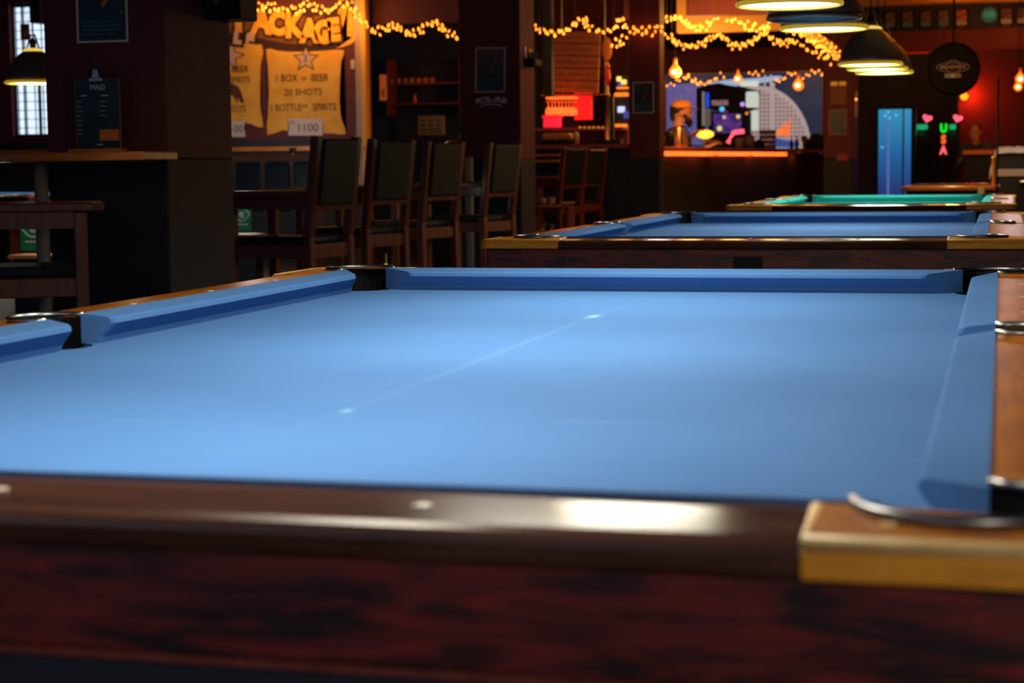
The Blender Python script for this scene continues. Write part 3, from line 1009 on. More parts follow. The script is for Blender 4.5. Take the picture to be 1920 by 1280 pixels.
lines(m, -w + 0.012, -w + 0.04, H - 0.09, 8, 0.018, 0.0016)
lines(m, 0.012, 0.05, H - 0.09, 4, 0.018, 0.0016)
m.box((-w + 0.03, -0.003, H - 0.068), (-w + 0.055, -0.002, H - 0.064)).box((0.02, -0.003, H - 0.068), (0.048, -0.002, H - 0.064)).box((-0.005, -0.003, 0.028), (0.02, -0.002, 0.032))
m.build('small_print', M['grey_frame'], pp)
cl = MB().box((-0.028, -0.012, H - 0.012), (0.028, 0.0, H + 0.002)).build('clip', M['steel'], t, bevel=0.002)
MB().prism([(-0.016, 0), (0.016, 0), (0.009, 0.032), (-0.009, 0.032)], -0.003, 0.003, Matrix.Translation((0, -0.006, H + 0.002)) @ Matrix.Rotation(PI / 2, 4, 'X')).build('clip_lever', M['steel'], cl)


M['gilt'] = mat('gilt_frame', (0.6, 0.28, 0.09), 0.5)


def poster(label, x0, y0, x1, y1, Y, frame, art=True, tilt=0.0, name='poster', figure=None, seed=1):
    X0, X1, Z0, Z1 = rect_at(x0, y0, x1, y1, Y)
    t = thing(name, label, 'poster', ((X0 + X1) / 2, Y, (Z0 + Z1) / 2))
    t.rotation_euler = (0, tilt, 0)
    w, h = (X1 - X0) / 2, (Z1 - Z0) / 2
    MB().box((-w, -0.006, -h), (w, -0.001, h)).build('sheet', M['paper_dark'], t)
    f = 0.035 * w * 2
    m = MB()
    m.box((-w, -0.012, -h), (-w + f, -0.004, h)).box((w - f, -0.012, -h), (w, -0.004, h)).box((-w + f, -0.012, -h), (w - f, -0.004, -h + f)).box((-w + f, -0.012, h - f), (w - f, -0.004, h))
    m.build('frame', frame, t)
    rnd = random.Random(seed)
    m = MB()
    m.hull([(-0.05 * w, -0.0075, 0.02 * h), (0.08 * w, -0.0075, -0.05 * h), (0.5 * w, -0.0075, 0.42 * h), (0.42 * w, -0.0075, 0.5 * h)], ((0, 1, 2, 3),))
    m.ball((0.28 * w, -0.0075, 0.62 * h), (0.12 * w, 0.001, 0.07 * h), 1)
    m.ball((-0.3 * w, -0.0075, 0.8 * h), (0.2 * w, 0.001, 0.05 * h), 1)
    m.ball((0.75 * w, -0.0075, -0.2 * h), (0.05 * w, 0.001, 0.03 * h), 1)
    m.build('printed_figure', figure or M['print_orange'], t)
    m = MB()
    for i in range(4):
        z = -h * (0.45 + 0.11 * i)
        m.box((-0.8 * w, -0.008, z), (w * rnd.uniform(0.3, 0.8), -0.0065, z + 0.025 * h))
    for i in range(5):
        z = h * (0.75 - 0.1 * i)
        m.box((-0.8 * w, -0.008, z), (w * rnd.uniform(-0.5, -0.2), -0.0065, z + 0.02 * h))
    m.build('small_print', M['print_teal'], t)
    return t


poster('blue tournament poster in a pale frame high on the near pillar', 145, -60, 241, 80, P1Y, M['grey_frame'], tilt=0.0)
poster('dark blue poster in a grey frame on the middle pillar above the arched lettering', 892, 89, 948, 173, P2Y, M['grey_frame'], figure=M['print_brown'], seed=2, tilt=0.02)
poster('small dark framed poster on the far pillar left of the bartender', 1187, 154, 1226, 212, P3Y, M['grey_frame'], figure=M['print_brown'], seed=3)
poster('small orange-framed poster on the end pillar right of the tower picture', 1555, 206, 1587, 252, P4Y, M['gilt'], figure=M['print_brown'], seed=4)
X0, X1, Z0, Z1 = rect_at(1557, 152, 1587, 196, P4Y)
t = thing('notice_sheet', 'dim notice with a yellow heading above the orange-framed poster', 'notice', ((X0 + X1) / 2, P4Y, (Z0 + Z1) / 2))
w, h = (X1 - X0) / 2, (Z1 - Z0) / 2
MB().box((-w, -0.005, -h), (w, -0.001, h)).build('sheet', M['print_brown'], t)
M['heading'] = mat('heading_yellow', (0.75, 0.38, 0.04), 0.6, emit=(0.9, 0.4, 0.03), strength=0.25)
MB().box((-w * 0.95, -0.008, h * 0.62), (-0.01, -0.005, h * 0.95)).box((0.01, -0.008, h * 0.62), (w * 0.95, -0.005, h * 0.95)).build('heading', M['heading'], t)
MB().ball((w * 0.5, -0.008, -h * 0.85), 0.018, 1).build('seal', M['print_orange'], t)
X0, X1, Z0, Z1 = rect_at(1569, 289, 1590, 301, P4Y)
t = MB().box((X0, P4Y - 0.01, Z0), (X1, P4Y, Z1)).build('wall_plate', mat('red_plate', (0.3, 0.03, 0.03), 0.5), bevel=0.002)
tag(t, 'small dull red plate low on the end pillar', 'plate')
# tall pale reflection strip fitting at the pillar edge
X0, X1, Z0, Z1 = rect_at(1603, 170, 1609, 221, P4Y)
t = thing('wall_lamp_tube', 'pale vertical tube fitting with an orange light on the edge of the end pillar', 'lamp', ((X0 + X1) / 2, P4Y - 0.02, Z0))
MB().lathe([(0.014, 0), (0.02, 0.02), (0.02, Z1 - Z0 - 0.03), (0.012, Z1 - Z0)], 14).build('tube', M['jamb'], t, smooth=True)
M['orange_dot'] = mat('orange_dot', (1, 0.4, 0.05), 0.4, emit=(1, 0.30, 0.02), strength=3)
MB().ball((-0.002, -0.02, (Z1 - Z0) * 0.68), 0.014, 2).build('light', M['orange_dot'], t)

# arched lettering under the poster of the middle pillar
t = thing('wall_lettering', 'white arched lettering under the poster on the middle pillar', 'sign', at(921, 190, P2Y - 0.002))
M['chalk'] = mat('chalk_white', (0.8, 0.85, 0.95), 0.7)
for i, ch in enumerate('POOL-PUB'):
    u = (i - 3.5) / 3.5
    text_part(ch, 0.052, M['chalk'], t, (u * 0.108, -0.002, 0.012 - 0.011 * u * u), (PI / 2, u * 0.25, 0), name='letter', offset=0.0025)
m = MB()
pts = [((i / 8 - 0.5) * 0.17, 0, -0.02 - 0.02 * (i / 8 - 0.5) ** 2 * 4) for i in range(9)]
for i in range(8):
    m.bar(pts[i], pts[i + 1], 0.004, 0.007)
m.build('underline', M['chalk'], t)

# grille fan / wine holder on the pillar side at 985,100
q = Vector((p2x1 + 0.03, p2y1 - 0.55, at(988, 118, 11.3).z))
t = thing('wall_basket', 'dark spiky rack with pale flyers on the side of the middle pillar', 'rack', (p2x1, atx(990, p2x1), at(992, 118, atx(990, p2x1)).z))
MB().box((0, -0.10, -0.03), (0.09, 0.12, 0.03)).build('tray', M['black_plastic'], t, bevel=0.01)
m = MB()
for i in range(6):
    m.bar((0.03 + 0.01 * (i % 2), -0.09 + i * 0.036, 0.02), (0.05 + 0.01 * (i % 2), -0.06 + i * 0.036, 0.075), 0.012)
m.build('spikes', M['black_plastic'], t)
MB().box((0.004, -0.10, 0.03), (0.010, -0.05, 0.12)).build('flyer', mat('pink_flyer', (0.6, 0.35, 0.42), 0.5), t)
MB().box((0.012, 0.0, 0.03), (0.018, 0.08, 0.11)).build('flyer', M['print_orange'], t)


# ================================================================== MURAL
MY = LW - 0.004
M['mural_yellow'] = noisy('mural_yellow', (0.78, 0.38, 0.04), (0.88, 0.50, 0.07), rough=0.7, nscale=6)
M['mural_letter'] = noisy('mural_letter', (0.75, 0.33, 0.02), (0.9, 0.5, 0.05), rough=0.7, nscale=9)
M['mural_pale'] = mat('mural_pale', (0.62, 0.42, 0.32), 0.7)
M['mural_dark'] = mat('mural_dark', (0.045, 0.014, 0.012), 0.8)
M['mural_white'] = mat('mural_white', (0.62, 0.58, 0.60), 0.7)
M['mural_ink'] = mat('mural_ink', (0.10, 0.035, 0.02), 0.8)
mural = thing('wall_mural', 'yellow and brown party package mural with scroll panels on the maroon wall', 'mural', (at(575, 150, MY).x, MY, at(575, 150, MY).z))
ox, oz = mural.location.x, mural.location.z


def mpt(px, py, dy=0.0):
    v = at(px, py, MY)
    return Vector((v.x - ox, dy, v.z - oz))


def star_shape(pts, m_, dy, thick=0.002, name='star'):
    m = MB()
    n = len(pts)
    cx, cy = sum(p_[0] for p_ in pts) / n, sum(p_[1] for p_ in pts) / n
    co = [mpt(x, y, -dy - thick) for x, y in pts] + [mpt(x, y, -dy) for x, y in pts] + [mpt(cx, cy, -dy - thick), mpt(cx, cy, -dy)]
    m.hull(co, [(2 * n, i, (i + 1) % n) for i in range(n)] + [(2 * n + 1, n + (i + 1) % n, n + i) for i in range(n)] + [(i, n + i, n + (i + 1) % n, (i + 1) % n) for i in range(n)])
    return m.build(name, m_, mural)


def mural_shape(name, pts, m_, dy, thick=0.004, parent=mural):
    m = MB()
    n = len(pts)
    co = [mpt(x, y, -dy - thick) for x, y in pts] + [mpt(x, y, -dy) for x, y in pts]
    m.hull(co, [tuple(range(n)), tuple(range(n, 2 * n))[::-1]] + [(i, n + i, n + (i + 1) % n, (i + 1) % n) for i in range(n)])
    bmesh.ops.triangulate(m.bm, faces=[f for f in m.bm.faces if len(f.verts) > 4])
    return m.build(name, m_, parent)


def smooth_loop(pts, k=4):
    n = len(pts)
    out = []
    for i in range(n):
        p0, p1, p2, p3 = [Vector(pts[(i + j) % n]) for j in (-1, 0, 1, 2)]
        for s in range(k):
            u = s / k
            out.append(tuple(0.5 * ((2 * p1) + (p2 - p0) * u + (2 * p0 - 5 * p1 + 4 * p2 - p3) * u * u + (3 * p1 - p0 - 3 * p2 + p3) * u ** 3)))
    return out


mural_shape('dark_ground', smooth_loop([(380, 20), (470, 14), (560, 22), (650, 20), (668, 60), (655, 82), (600, 95), (520, 92), (440, 82), (380, 70)]), M['mural_dark'], 0.001, 0.002)
# banner end with curl
mural_shape('scroll_end', smooth_loop([(634, 22), (650, 8), (662, 30), (668, 62), (664, 78), (650, 86), (630, 90), (650, 78), (660, 70), (648, 68), (640, 74), (642, 50)]), M['mural_letter'], 0.004)
mural_shape('banner_fill', smooth_loop([(388, 50), (440, 30), (480, 18), (560, 30), (630, 34), (634, 80), (560, 84), (470, 68), (440, 64), (388, 66)]), mat('banner_brown', (0.20, 0.075, 0.015), 0.8), 0.004)
mural_shape('scroll_panel', smooth_loop([(500, 92), (520, 95), (545, 97), (575, 97), (610, 95), (645, 94), (640, 115), (638, 150), (637, 190), (641, 225), (649, 251), (620, 250), (575, 250), (530, 244), (502, 253), (503, 215), (504, 170), (503, 125)], 2), M['mural_yellow'], 0.003)
mural_shape('scroll_panel', smooth_loop([(380, 84), (430, 84), (491, 84), (489, 120), (488, 170), (489, 205), (493, 239), (470, 232), (430, 226), (380, 226)], 2), M['mural_yellow'], 0.003)


def star(cx, cy, r, k=0.45, rot=0):
    return [(cx + (r if i % 2 == 0 else r * k) * math.sin(rot + i * PI / 5), cy - (r if i % 2 == 0 else r * k) * math.cos(rot + i * PI / 5)) for i in range(10)]


star_shape(star(574, 111, 26), M['mural_dark'], 0.007, name='star_outline')
star_shape(star(574, 111, 21), M['mural_pale'], 0.010)
star_shape(star(432, 105, 29, rot=0.2), M['mural_dark'], 0.007, name='star_outline')
star_shape(star(432, 105, 24, rot=0.2), M['mural_pale'], 0.010)
mural_shape('price_tag', [(541, 222), (574, 223), (607, 223), (605, 240), (606, 254), (574, 254), (541, 254), (543, 238)], M['mural_white'], 0.007)
mural_shape('price_tag', [(405, 226), (460, 227), (458, 240), (461, 257), (405, 256)], M['mural_white'], 0.007)
mural_shape('painted_hand', smooth_loop([(430, 158), (447, 162), (455, 180), (458, 191), (452, 192), (447, 182), (446, 192), (438, 180), (430, 176)]), M['mural_ink'], 0.007)
SC = (MY - CAM_P.y) / F_PX     # metres per pixel on that wall, roughly


def mtext(s, px, py, hpx, m_, dy=0.011, sx=1.0, rot=0.0, offset=0.0, outline=None, name='lettering'):
    v = mpt(px, py, -dy)
    if outline:
        o1 = text_part(s, hpx * SC * 1.42, outline, mural, v + Vector((0, 0.003, 0)), (PI / 2, rot, 0), 0.001, offset + 0.028, name + '_outline', sx=sx)
    return text_part(s, hpx * SC * 1.42, m_, mural, v, (PI / 2, rot, 0), 0.001, offset, name, sx=sx)


for ch, x, y, hh_, r_ in (('P', 452, 38, 46, -0.1), ('A', 491, 42, 46, 0.08), ('C', 521, 46, 42, 0.03), ('K', 551, 50, 44, 0.0), ('A', 581, 60, 42, 0.03), ('G', 606, 62, 40, 0.05), ('E', 626, 58, 40, -0.08)):
    mtext(ch, x, y, hh_, M['mural_letter'], 0.014, 0.85, r_, 0.022, M['mural_dark'], 'letter')
mtext('I', 450, 50, 20, M['mural_letter'], 0.012, 1, 0, 0.02, M['mural_dark'], 'letter')
mtext('L', 446, 72, 20, M['mural_pale'], 0.016, 1, 0.15, 0.018, M['mural_dark'], 'letter')
mtext('S', 470, 75, 22, M['mural_pale'], 0.016, 1, 0.15, 0.018, M['mural_dark'], 'letter')
mtext('3', 573, 110, 15, M['mural_ink'], 0.014, name='numeral')
mtext('1 BOX', 537, 147, 14, M['mural_ink'], sx=0.85)
mtext('OF', 571, 148, 6, M['mural_ink'])
mtext('BEER', 600, 146, 14, M['mural_ink'], sx=0.85)
mtext('20 SHOTS', 569, 173, 13, M['mural_ink'], sx=1.0)
mtext('1 BOTTLE', 536, 202, 14, M['mural_ink'], sx=0.78)
mtext('OF', 572, 199, 7, M['mural_ink'])
mtext('SPIRITS', 609, 201, 14, M['mural_ink'], sx=0.80)
mtext('KR', 549, 230, 6, M['mural_ink'])
mtext('1100', 577, 240, 16, M['mural_ink'], sx=1.05)
mtext('BEER', 451, 130, 13, M['mural_ink'], sx=0.9)
mtext('SPIRITS', 451, 150, 12, M['mural_ink'], sx=0.8)
mtext('SHOTS', 440, 205, 13, M['mural_ink'], sx=0.9)
mtext('00', 448, 242, 15, M['mural_ink'], sx=0.95)
lamp_light('mural_fill', 'POINT', (mural.location.x - 0.2, LW - 1.3, 1.45), 17, (1, 0.82, 0.72), 0.1)
# light switch
t = thing('light_switch', 'small pale light switch on the wall right of the yellow mural', 'switch', at(662, 121, MY))
MB().box((-0.022, -0.012, -0.05), (0.022, 0, 0.05)).build('plate', M['mural_pale'], t, bevel=0.004)
MB().box((-0.01, -0.018, -0.02), (0.01, -0.012, 0.02)).build('rocker', M['mural_white'], t, bevel=0.002)


# ================================================================== FAIRY LIGHTS
bulb_me = None


def bulb_mesh():
    m = MB()
    m.lathe([(0.0035, 0.012), (0.0075, 0.004), (0.0095, -0.004), (0.008, -0.011), (0.003, -0.015)], 10)
    bmesh.ops.recalc_face_normals(m.bm, faces=m.bm.faces)
    me = bpy.data.meshes.new('bulb')
    m.bm.to_mesh(me)
    m.bm.free()
    me.materials.append(M['bulb'])
    for p in me.polygons:
        p.use_smooth = True
    return me


BULB = bulb_mesh()


def densify(path, step):
    out = []
    carry = 0.0
    for (x0, y0), (x1, y1) in zip(path, path[1:]):
        L = math.hypot(x1 - x0, y1 - y0)
        s = carry
        while s < L:
            out.append((x0 + (x1 - x0) * s / L, y0 + (y1 - y0) * s / L))
            s += step
        carry = s - L
    return out


def garland(label, strands, Y, step=6.0, jit=2.2, glow=None, gcol=(1, 0.42, 0.08), scale=1.0, dY=0.0):
    allp = []
    cords = []
    for si, st in enumerate(strands):
        pts = densify(st, step * 1.32)
        w3 = []
        for i, (x, y) in enumerate(pts):
            yy = Y + random.uniform(-0.03, 0.03) + dY * si
            w3.append(at(x + random.uniform(-jit, jit), y + random.uniform(-jit, jit) * 1.7 + (2.2 if i % 2 else -2.2), yy))
        allp += w3
        cords.append(w3)
    base = sum(allp, Vector()) / len(allp)
    ties = [min(c, key=lambda q_: abs(q_.x - (c[0].x + (c[-1].x - c[0].x) * f))) for c in cords[:1] for f in (0.05, 0.5, 0.95)]
    t = thing('fairy_lights', label, 'fairy lights', base, 0, 'strings of warm fairy lights')
    cm = MB()
    for c in cords:
        if len(c) > 2:
            cm.tube([v - base + Vector((0, 0, 0.016)) for v in c], 0.0018, 5)
    for v in ties:
        cm.tube([v - base + Vector((0, 0, 0.015)), Vector((v.x - base.x, v.y - base.y, 3.45 - base.z))], 0.0008, 4)
    cm.build('cord', M['bulb_cord'], t)
    if len(allp) > 100:
        extra = allp[100:]
        allp = allp[:100]
        m = MB()
        for v in extra:
            m.ball(v - base, 0.0095 * scale, 1, (1, 1, 1.3))
        m.build('bulb_cluster', M['bulb'], t, smooth=True, kind='stuff')
    for v in allp:
        o = bpy.data.objects.new('bulb', BULB)
        COL.objects.link(o)
        o.parent = t
        o.location = v - base
        o.scale = (scale * random.uniform(0.85, 1.25),) * 3
        o.rotation_euler = (random.uniform(-0.6, 0.6), random.uniform(-0.6, 0.6), 0)
    if glow:
        for gx, gy, e in glow:
            lamp_light('fairy_glow', 'POINT', at(gx, gy, Y - 0.12) - base, e, gcol, 0.12, parent=t)
    return t


garland('fairy lights draped along the top of the yellow mural', [
    [(468, 24), (484, 18), (500, 16), (520, 20), (545, 18), (560, 22), (572, 14), (588, 17), (600, 22), (618, 20), (631, 8), (645, 8), (658, 12), (662, 22), (668, 32), (676, 38), (688, 44)],
    [(470, 12), (490, 5), (512, 8), (520, 13), (533, 20), (552, 14), (565, 8), (577, 3), (586, 12), (598, 8), (612, 21), (628, 10), (640, 2), (656, 3), (668, 16), (676, 26)]],
    LW - 0.25, 6.2, 1.8, glow=[(500, 25, 8), (570, 22, 8), (640, 22, 8), (684, 48, 3)], scale=1.15)
garland('fairy lights swagging between the mural wall and the middle pillar', [
    [(688, 52), (700, 62), (712, 63), (725, 57), (735, 48), (748, 50), (757, 60), (768, 66), (782, 63), (795, 55), (806, 45), (818, 44), (828, 56), (840, 66), (852, 68), (861, 72)],
    [(690, 50), (705, 52), (722, 48), (736, 46), (752, 54), (765, 64), (780, 54), (795, 48), (812, 42), (826, 44), (834, 56), (848, 60), (860, 66)]],
    11.6, 7.2, 1.8, scale=1.0)
garland('fairy lights draped over the planked menu board', [
    [(1005, 50), (1022, 56), (1036, 61), (1055, 57), (1072, 50), (1082, 42), (1094, 40), (1104, 42), (1098, 55), (1110, 52), (1122, 58), (1136, 60), (1150, 55), (1160, 48)],
    [(1006, 55), (1018, 58), (1030, 62), (1045, 63), (1062, 56), (1076, 47), (1086, 37), (1102, 36)],
    [(1152, 54), (1158, 40), (1165, 34), (1170, 44), (1176, 54)], [(1170, 36), (1176, 48)], [(1155, 78), (1168, 70), (1176, 64)], [(1148, 88), (1160, 86), (1170, 80)]],
    16.2, 5.6, 1.5, glow=[(1060, 66, 3.5), (1160, 62, 5)], scale=1.1)
garland('fairy lights wound across the far pillar', [
    [(1182, 60), (1192, 63), (1204, 62), (1216, 62), (1228, 62), (1240, 58)], [(1186, 52), (1200, 50), (1212, 52), (1224, 49), (1232, 52), (1244, 48)]],
    P3Y - 0.05, 6.2, 2.0, glow=[(1212, 58, 0.7)], gcol=(1, 0.16, 0.03), scale=1.1)
garland('upper fairy light swag along the beam right of the far pillar', [
    [(1245, 42), (1262, 32), (1280, 36), (1290, 46), (1300, 54), (1315, 52), (1328, 44), (1345, 34), (1350, 32)],
    [(1250, 36), (1268, 30), (1284, 40), (1298, 50), (1312, 57), (1332, 47)],
    [(1364, 38), (1376, 34), (1384, 40), (1392, 48), (1405, 44), (1420, 50), (1432, 52), (1440, 42), (1452, 36), (1460, 40)],
    [(1396, 55), (1412, 56), (1430, 56), (1446, 50)]],
    17.1, 5.8, 1.8, glow=[(1290, 42, 14), (1370, 42, 14), (1450, 42, 14)], scale=1.15)
garland('lower fairy light swag hanging before the dark band over the tower picture', [
    [(1246, 64), (1260, 68), (1266, 78), (1276, 86), (1290, 90), (1304, 86), (1320, 82), (1334, 72), (1346, 66), (1358, 72), (1366, 82), (1378, 90), (1392, 90), (1404, 84), (1416, 74), (1428, 64), (1440, 66), (1448, 76), (1462, 82), (1478, 84), (1490, 78)],
    [(1262, 72), (1272, 80), (1284, 84), (1300, 87), (1316, 80), (1330, 68), (1352, 66), (1364, 74), (1374, 82), (1390, 84), (1408, 76), (1424, 66), (1436, 62), (1452, 72), (1468, 80), (1482, 74)]],
    16.9, 5.0, 1.8, scale=1.05)
garland('dense bunch of fairy lights slanting down beside the pool lamps', [
    [(1478 + 10 * k, 56 + 1 * k), (1500 + 6 * k, 62 + 2 * k), (1530 + 5 * k, 80 + 1.5 * k), (1555 + 3 * k, 100 + 0 * k), (1572 + 0.5 * k, 104 + 2 * k)] for k in range(-1, 3)] +
    [[(1482, 72), (1510, 88), (1540, 106), (1562, 118)], [(1500, 52), (1530, 58), (1552, 78), (1574, 96)]],
    16.6, 5.0, 3.0, glow=[(1525, 80, 4)], scale=1.1, dY=0.07)
garland('fairy lights hung along the top of the tower picture behind the bar', [
    [(1244, 156), (1258, 158), (1270, 152), (1284, 146), (1290, 142), (1298, 150), (1310, 156), (1328, 154), (1340, 148), (1350, 140), (1360, 142)],
    [(1292, 144), (1304, 152), (1318, 158), (1330, 155)],
    [(1404, 140), (1418, 138), (1430, 135)], [(1455, 152), (1468, 148), (1478, 140), (1488, 136), (1494, 142), (1504, 146), (1514, 140), (1524, 132), (1534, 134), (1541, 138), (1539, 144)]],
    WY - 0.5, 5.0, 1.4, glow=[(1290, 150, 3), (1500, 140, 3)], scale=1.35)

# leaf/orange lit beam end where the bunch hangs
t = MB().prism([(0, 0), (0.42, -0.30), (0.42, -0.18), (0.1, 0.07), (0.0, 0.07)], 0, 0.25, Matrix.Translation(at(1490, 55, 17.5)) @ Matrix.Rotation(PI / 2, 4, 'X')).build('hanging_shade', M['yellow_jamb'])
t.name = 'trim_14'
t['kind'] = 'structure'


# ================================================================== TOWER PICTURE AND BAR
def lit(name, c, s=1.0, rough=0.5, scale=None, c2=None, nscale=20):
    if c2:
        m = noisy(name, c, c2, rough=rough, nscale=nscale)
        nt = m.node_tree
        bb = nt.nodes['Principled BSDF']
        nt.links.new(bb.inputs['Base Color'].links[0].from_socket, bb.inputs['Emission Color'])
        bb.inputs['Emission Strength'].default_value = s
        return m
    return mat(name, c, rough, emit=c, strength=s)


PY = WY - 0.06
X0, X1, Z0, Z1 = rect_at(1250, 138, 1541, 290, PY)
pic = thing('glowing_picture', 'big picture of a curved white tower behind the bar, made to glow', 'picture', ((X0 + X1) / 2, PY, (Z0 + Z1) / 2))
pw, ph = (X1 - X0) / 2, (Z1 - Z0) / 2
pox, poz = pic.location.x, pic.location.z


def ppt(px, py, dy=0.0):
    v = at(px, py, PY)
    return Vector((v.x - pox, dy, v.z - poz))


def pic_shape(name, pts, m_, dy, thick=0.003):
    m = MB()
    n = len(pts)
    co = [ppt(x, y, -dy - thick) for x, y in pts] + [ppt(x, y, -dy) for x, y in pts]
    m.hull(co, [tuple(range(n)), tuple(range(n, 2 * n))[::-1]] + [(i, n + i, n + (i + 1) % n, (i + 1) % n) for i in range(n)])
    bmesh.ops.triangulate(m.bm, faces=[f for f in m.bm.faces if len(f.verts) > 4])
    return m.build(name, m_, pic)


MB().box((-pw, 0, -ph), (pw, 0.03, ph)).build('glowing_panel', lit('night_sky', (0.010, 0.018, 0.045), 0.9, c2=(0.018, 0.03, 0.06), nscale=3), pic)  # picture's brightness is put into emission, nothing lights it from behind
pic_shape('violet_ground', [(1250, 158), (1310, 156), (1330, 180), (1330, 272), (1250, 270)], lit('violet', (0.075, 0.07, 0.23), 0.9, c2=(0.12, 0.11, 0.32), nscale=30), 0.002)
pic_shape('pale_sky', smooth_loop([(1325, 158), (1360, 150), (1420, 146), (1458, 142), (1466, 146), (1440, 154), (1400, 158), (1360, 164)]), lit('sky_streak', (0.30, 0.42, 0.65), 0.9), 0.003)
M['tower_white'] = lit('tower_white', (0.42, 0.36, 0.37), 0.75)
M['tower_face'] = lit('tower_face', (0.36, 0.28, 0.28), 0.75)
_nt = M['tower_face'].node_tree
_tc = _nt.nodes.new('ShaderNodeTexCoord')
_sp = _nt.nodes.new('ShaderNodeSeparateXYZ')
_cb = _nt.nodes.new('ShaderNodeCombineXYZ')
_bt = _nt.nodes.new('ShaderNodeTexBrick')
_bt.offset = 0.0
_bt.inputs['Color1'].default_value = (0.07, 0.05, 0.06, 1)
_bt.inputs['Color2'].default_value = (0.10, 0.06, 0.07, 1)
_bt.inputs['Mortar'].default_value = (0.42, 0.33, 0.33, 1)
_bt.inputs['Scale'].default_value = 1.0
_bt.inputs['Brick Width'].default_value = 0.056
_bt.inputs['Row Height'].default_value = 0.060
_bt.inputs['Mortar Size'].default_value = 0.016
_nt.links.new(_tc.outputs['Object'], _sp.inputs[0])
_nt.links.new(_sp.outputs['X'], _cb.inputs['X'])
_nt.links.new(_sp.outputs['Z'], _cb.inputs['Y'])
_nt.links.new(_cb.outputs[0], _bt.inputs['Vector'])
_nt.links.new(_bt.outputs['Color'], _nt.nodes['Principled BSDF'].inputs['Emission Color'])
_nt.links.new(_bt.outputs['Color'], _nt.nodes['Principled BSDF'].inputs['Base Color'])
M['tower_win'] = lit('tower_window', (0.07, 0.06, 0.08), 0.6)


def arc_pts(cx, cy, rx, ry, a0, a1, n=24):
    return [(cx + rx * math.cos(a0 + (a1 - a0) * i / n), cy - ry * math.sin(a0 + (a1 - a0) * i / n)) for i in range(n + 1)]


outer = arc_pts(1425, 285, 97, 124, 0, PI / 2)
pic_shape('tower_edge', [(1385, 285)] + outer + [(1385, 165)], M['tower_white'], 0.006)
inner = arc_pts(1425, 285, 89, 115, 0, PI / 2)
pic_shape('tower_face', [(1388, 285)] + inner + [(1388, 172)], M['tower_face'], 0.010)
pic_shape('tower_core', [(1444, 155), (1453, 155), (1453, 285), (1444, 285)], M['tower_white'], 0.014)
pic_shape('tower_mast', [(1433, 140), (1436, 140), (1436, 165), (1433, 165)], M['tower_white'], 0.014)
pic_shape('tower_mast', [(1444, 140), (1448, 140), (1448, 160), (1444, 160)], M['tower_white'], 0.014)
pic_shape('orange_sail', [(1452, 252), (1476, 226), (1462, 254)], lit('sail_orange', (0.9, 0.20, 0.02), 1.0), 0.018)
pic_shape('orange_sail', [(1462, 254), (1484, 222), (1480, 255)], lit('sail_orange_deep', (0.85, 0.17, 0.03), 1.0), 0.018)
pic_shape('blue_water', [(1452, 258), (1500, 268), (1495, 276), (1440, 276)], lit('water_blue', (0.04, 0.08, 0.3), 0.8), 0.018)
fr = MB()
fr.box((-pw - 0.02, -0.05, -ph), (-pw, 0.05, ph)).box((pw, -0.05, -ph), (pw + 0.02, 0.05, ph)).box((-pw - 0.02, -0.05, ph), (pw + 0.02, 0.05, ph + 0.02))
fr.build('frame', M['jamb'], pic)

# bar counter running away along the room
bz = 1.215
A0 = Vector((at(1247, 275, 17.6).x, 17.6, 0))
A1 = Vector((at(1552, 284, 25.4).x, 25.4, 0))
t = thing('bar_counter', 'long dark bar counter with a glowing red-orange strip under its top', 'bar counter', A0)
dv = (A1 - A0)
L = dv.length
dn = dv.normalized()
nrm = Vector((-dn.y, dn.x, 0))     # towards the bar side
R3 = Matrix((( dn.x, nrm.x, 0, 0), (dn.y, nrm.y, 0, 0), (0, 0, 1, 0), (0, 0, 0, 1)))
M['bar_wood'] = noisy('bar_top_wood', (0.25, 0.06, 0.045), (0.36, 0.09, 0.06), rough=0.4, nscale=6, coat=0.2)
M['led'] = mat('led_strip', (1, 0.2, 0.03), 0.5, emit=(1.0, 0.10, 0.010), strength=3.2)
MB().box((0, 0.12, 0), (L, 0.6, bz - 0.045), R3).build('bar_front', M['navy'], t)
MB().box((-0.05, 0.0, bz - 0.045), (L + 0.02, 0.65, bz), R3).build('counter_top', M['bar_wood'], t, bevel=0.006)
MB().box((0.05, 0.03, bz - 0.092), (L * 0.70, 0.055, bz - 0.047), R3).build('light_strip', M['led'], t)
for k in (0.26, 0.46):
    MB().prism([(L * k - 0.1, 0.03), (L * k + 0.1, 0.03), (L * k + 0.08, 0.12), (L * k - 0.08, 0.12)], bz - 0.115, bz - 0.076, R3).build('bracket', M['bar_wood'], t)
for k in (0.2, 0.5, 0.8):
    pz = R3 @ Vector((L * k, 0.02, bz - 0.1))
    lamp_light('strip_glow', 'POINT', pz, 0.35, (1, 0.14, 0.02), 0.03, parent=t)


def onbar(px, back=0.2):
    """spot on the counter top seen in pixel column px, back metres behind its front edge"""
    d = ray(px, 270)
    d2 = Vector((d.x, d.y, 0))
    p = Vector((CAM_P.x, CAM_P.y, 0))
    o_ = A0 + nrm * back
    # intersect
    den = d2.x * dn.y - d2.y * dn.x
    s = ((o_.x - p.x) * dn.y - (o_.y - p.y) * dn.x) / den
    q_ = p + d2 * s
    return Vector((q_.x, q_.y, bz))


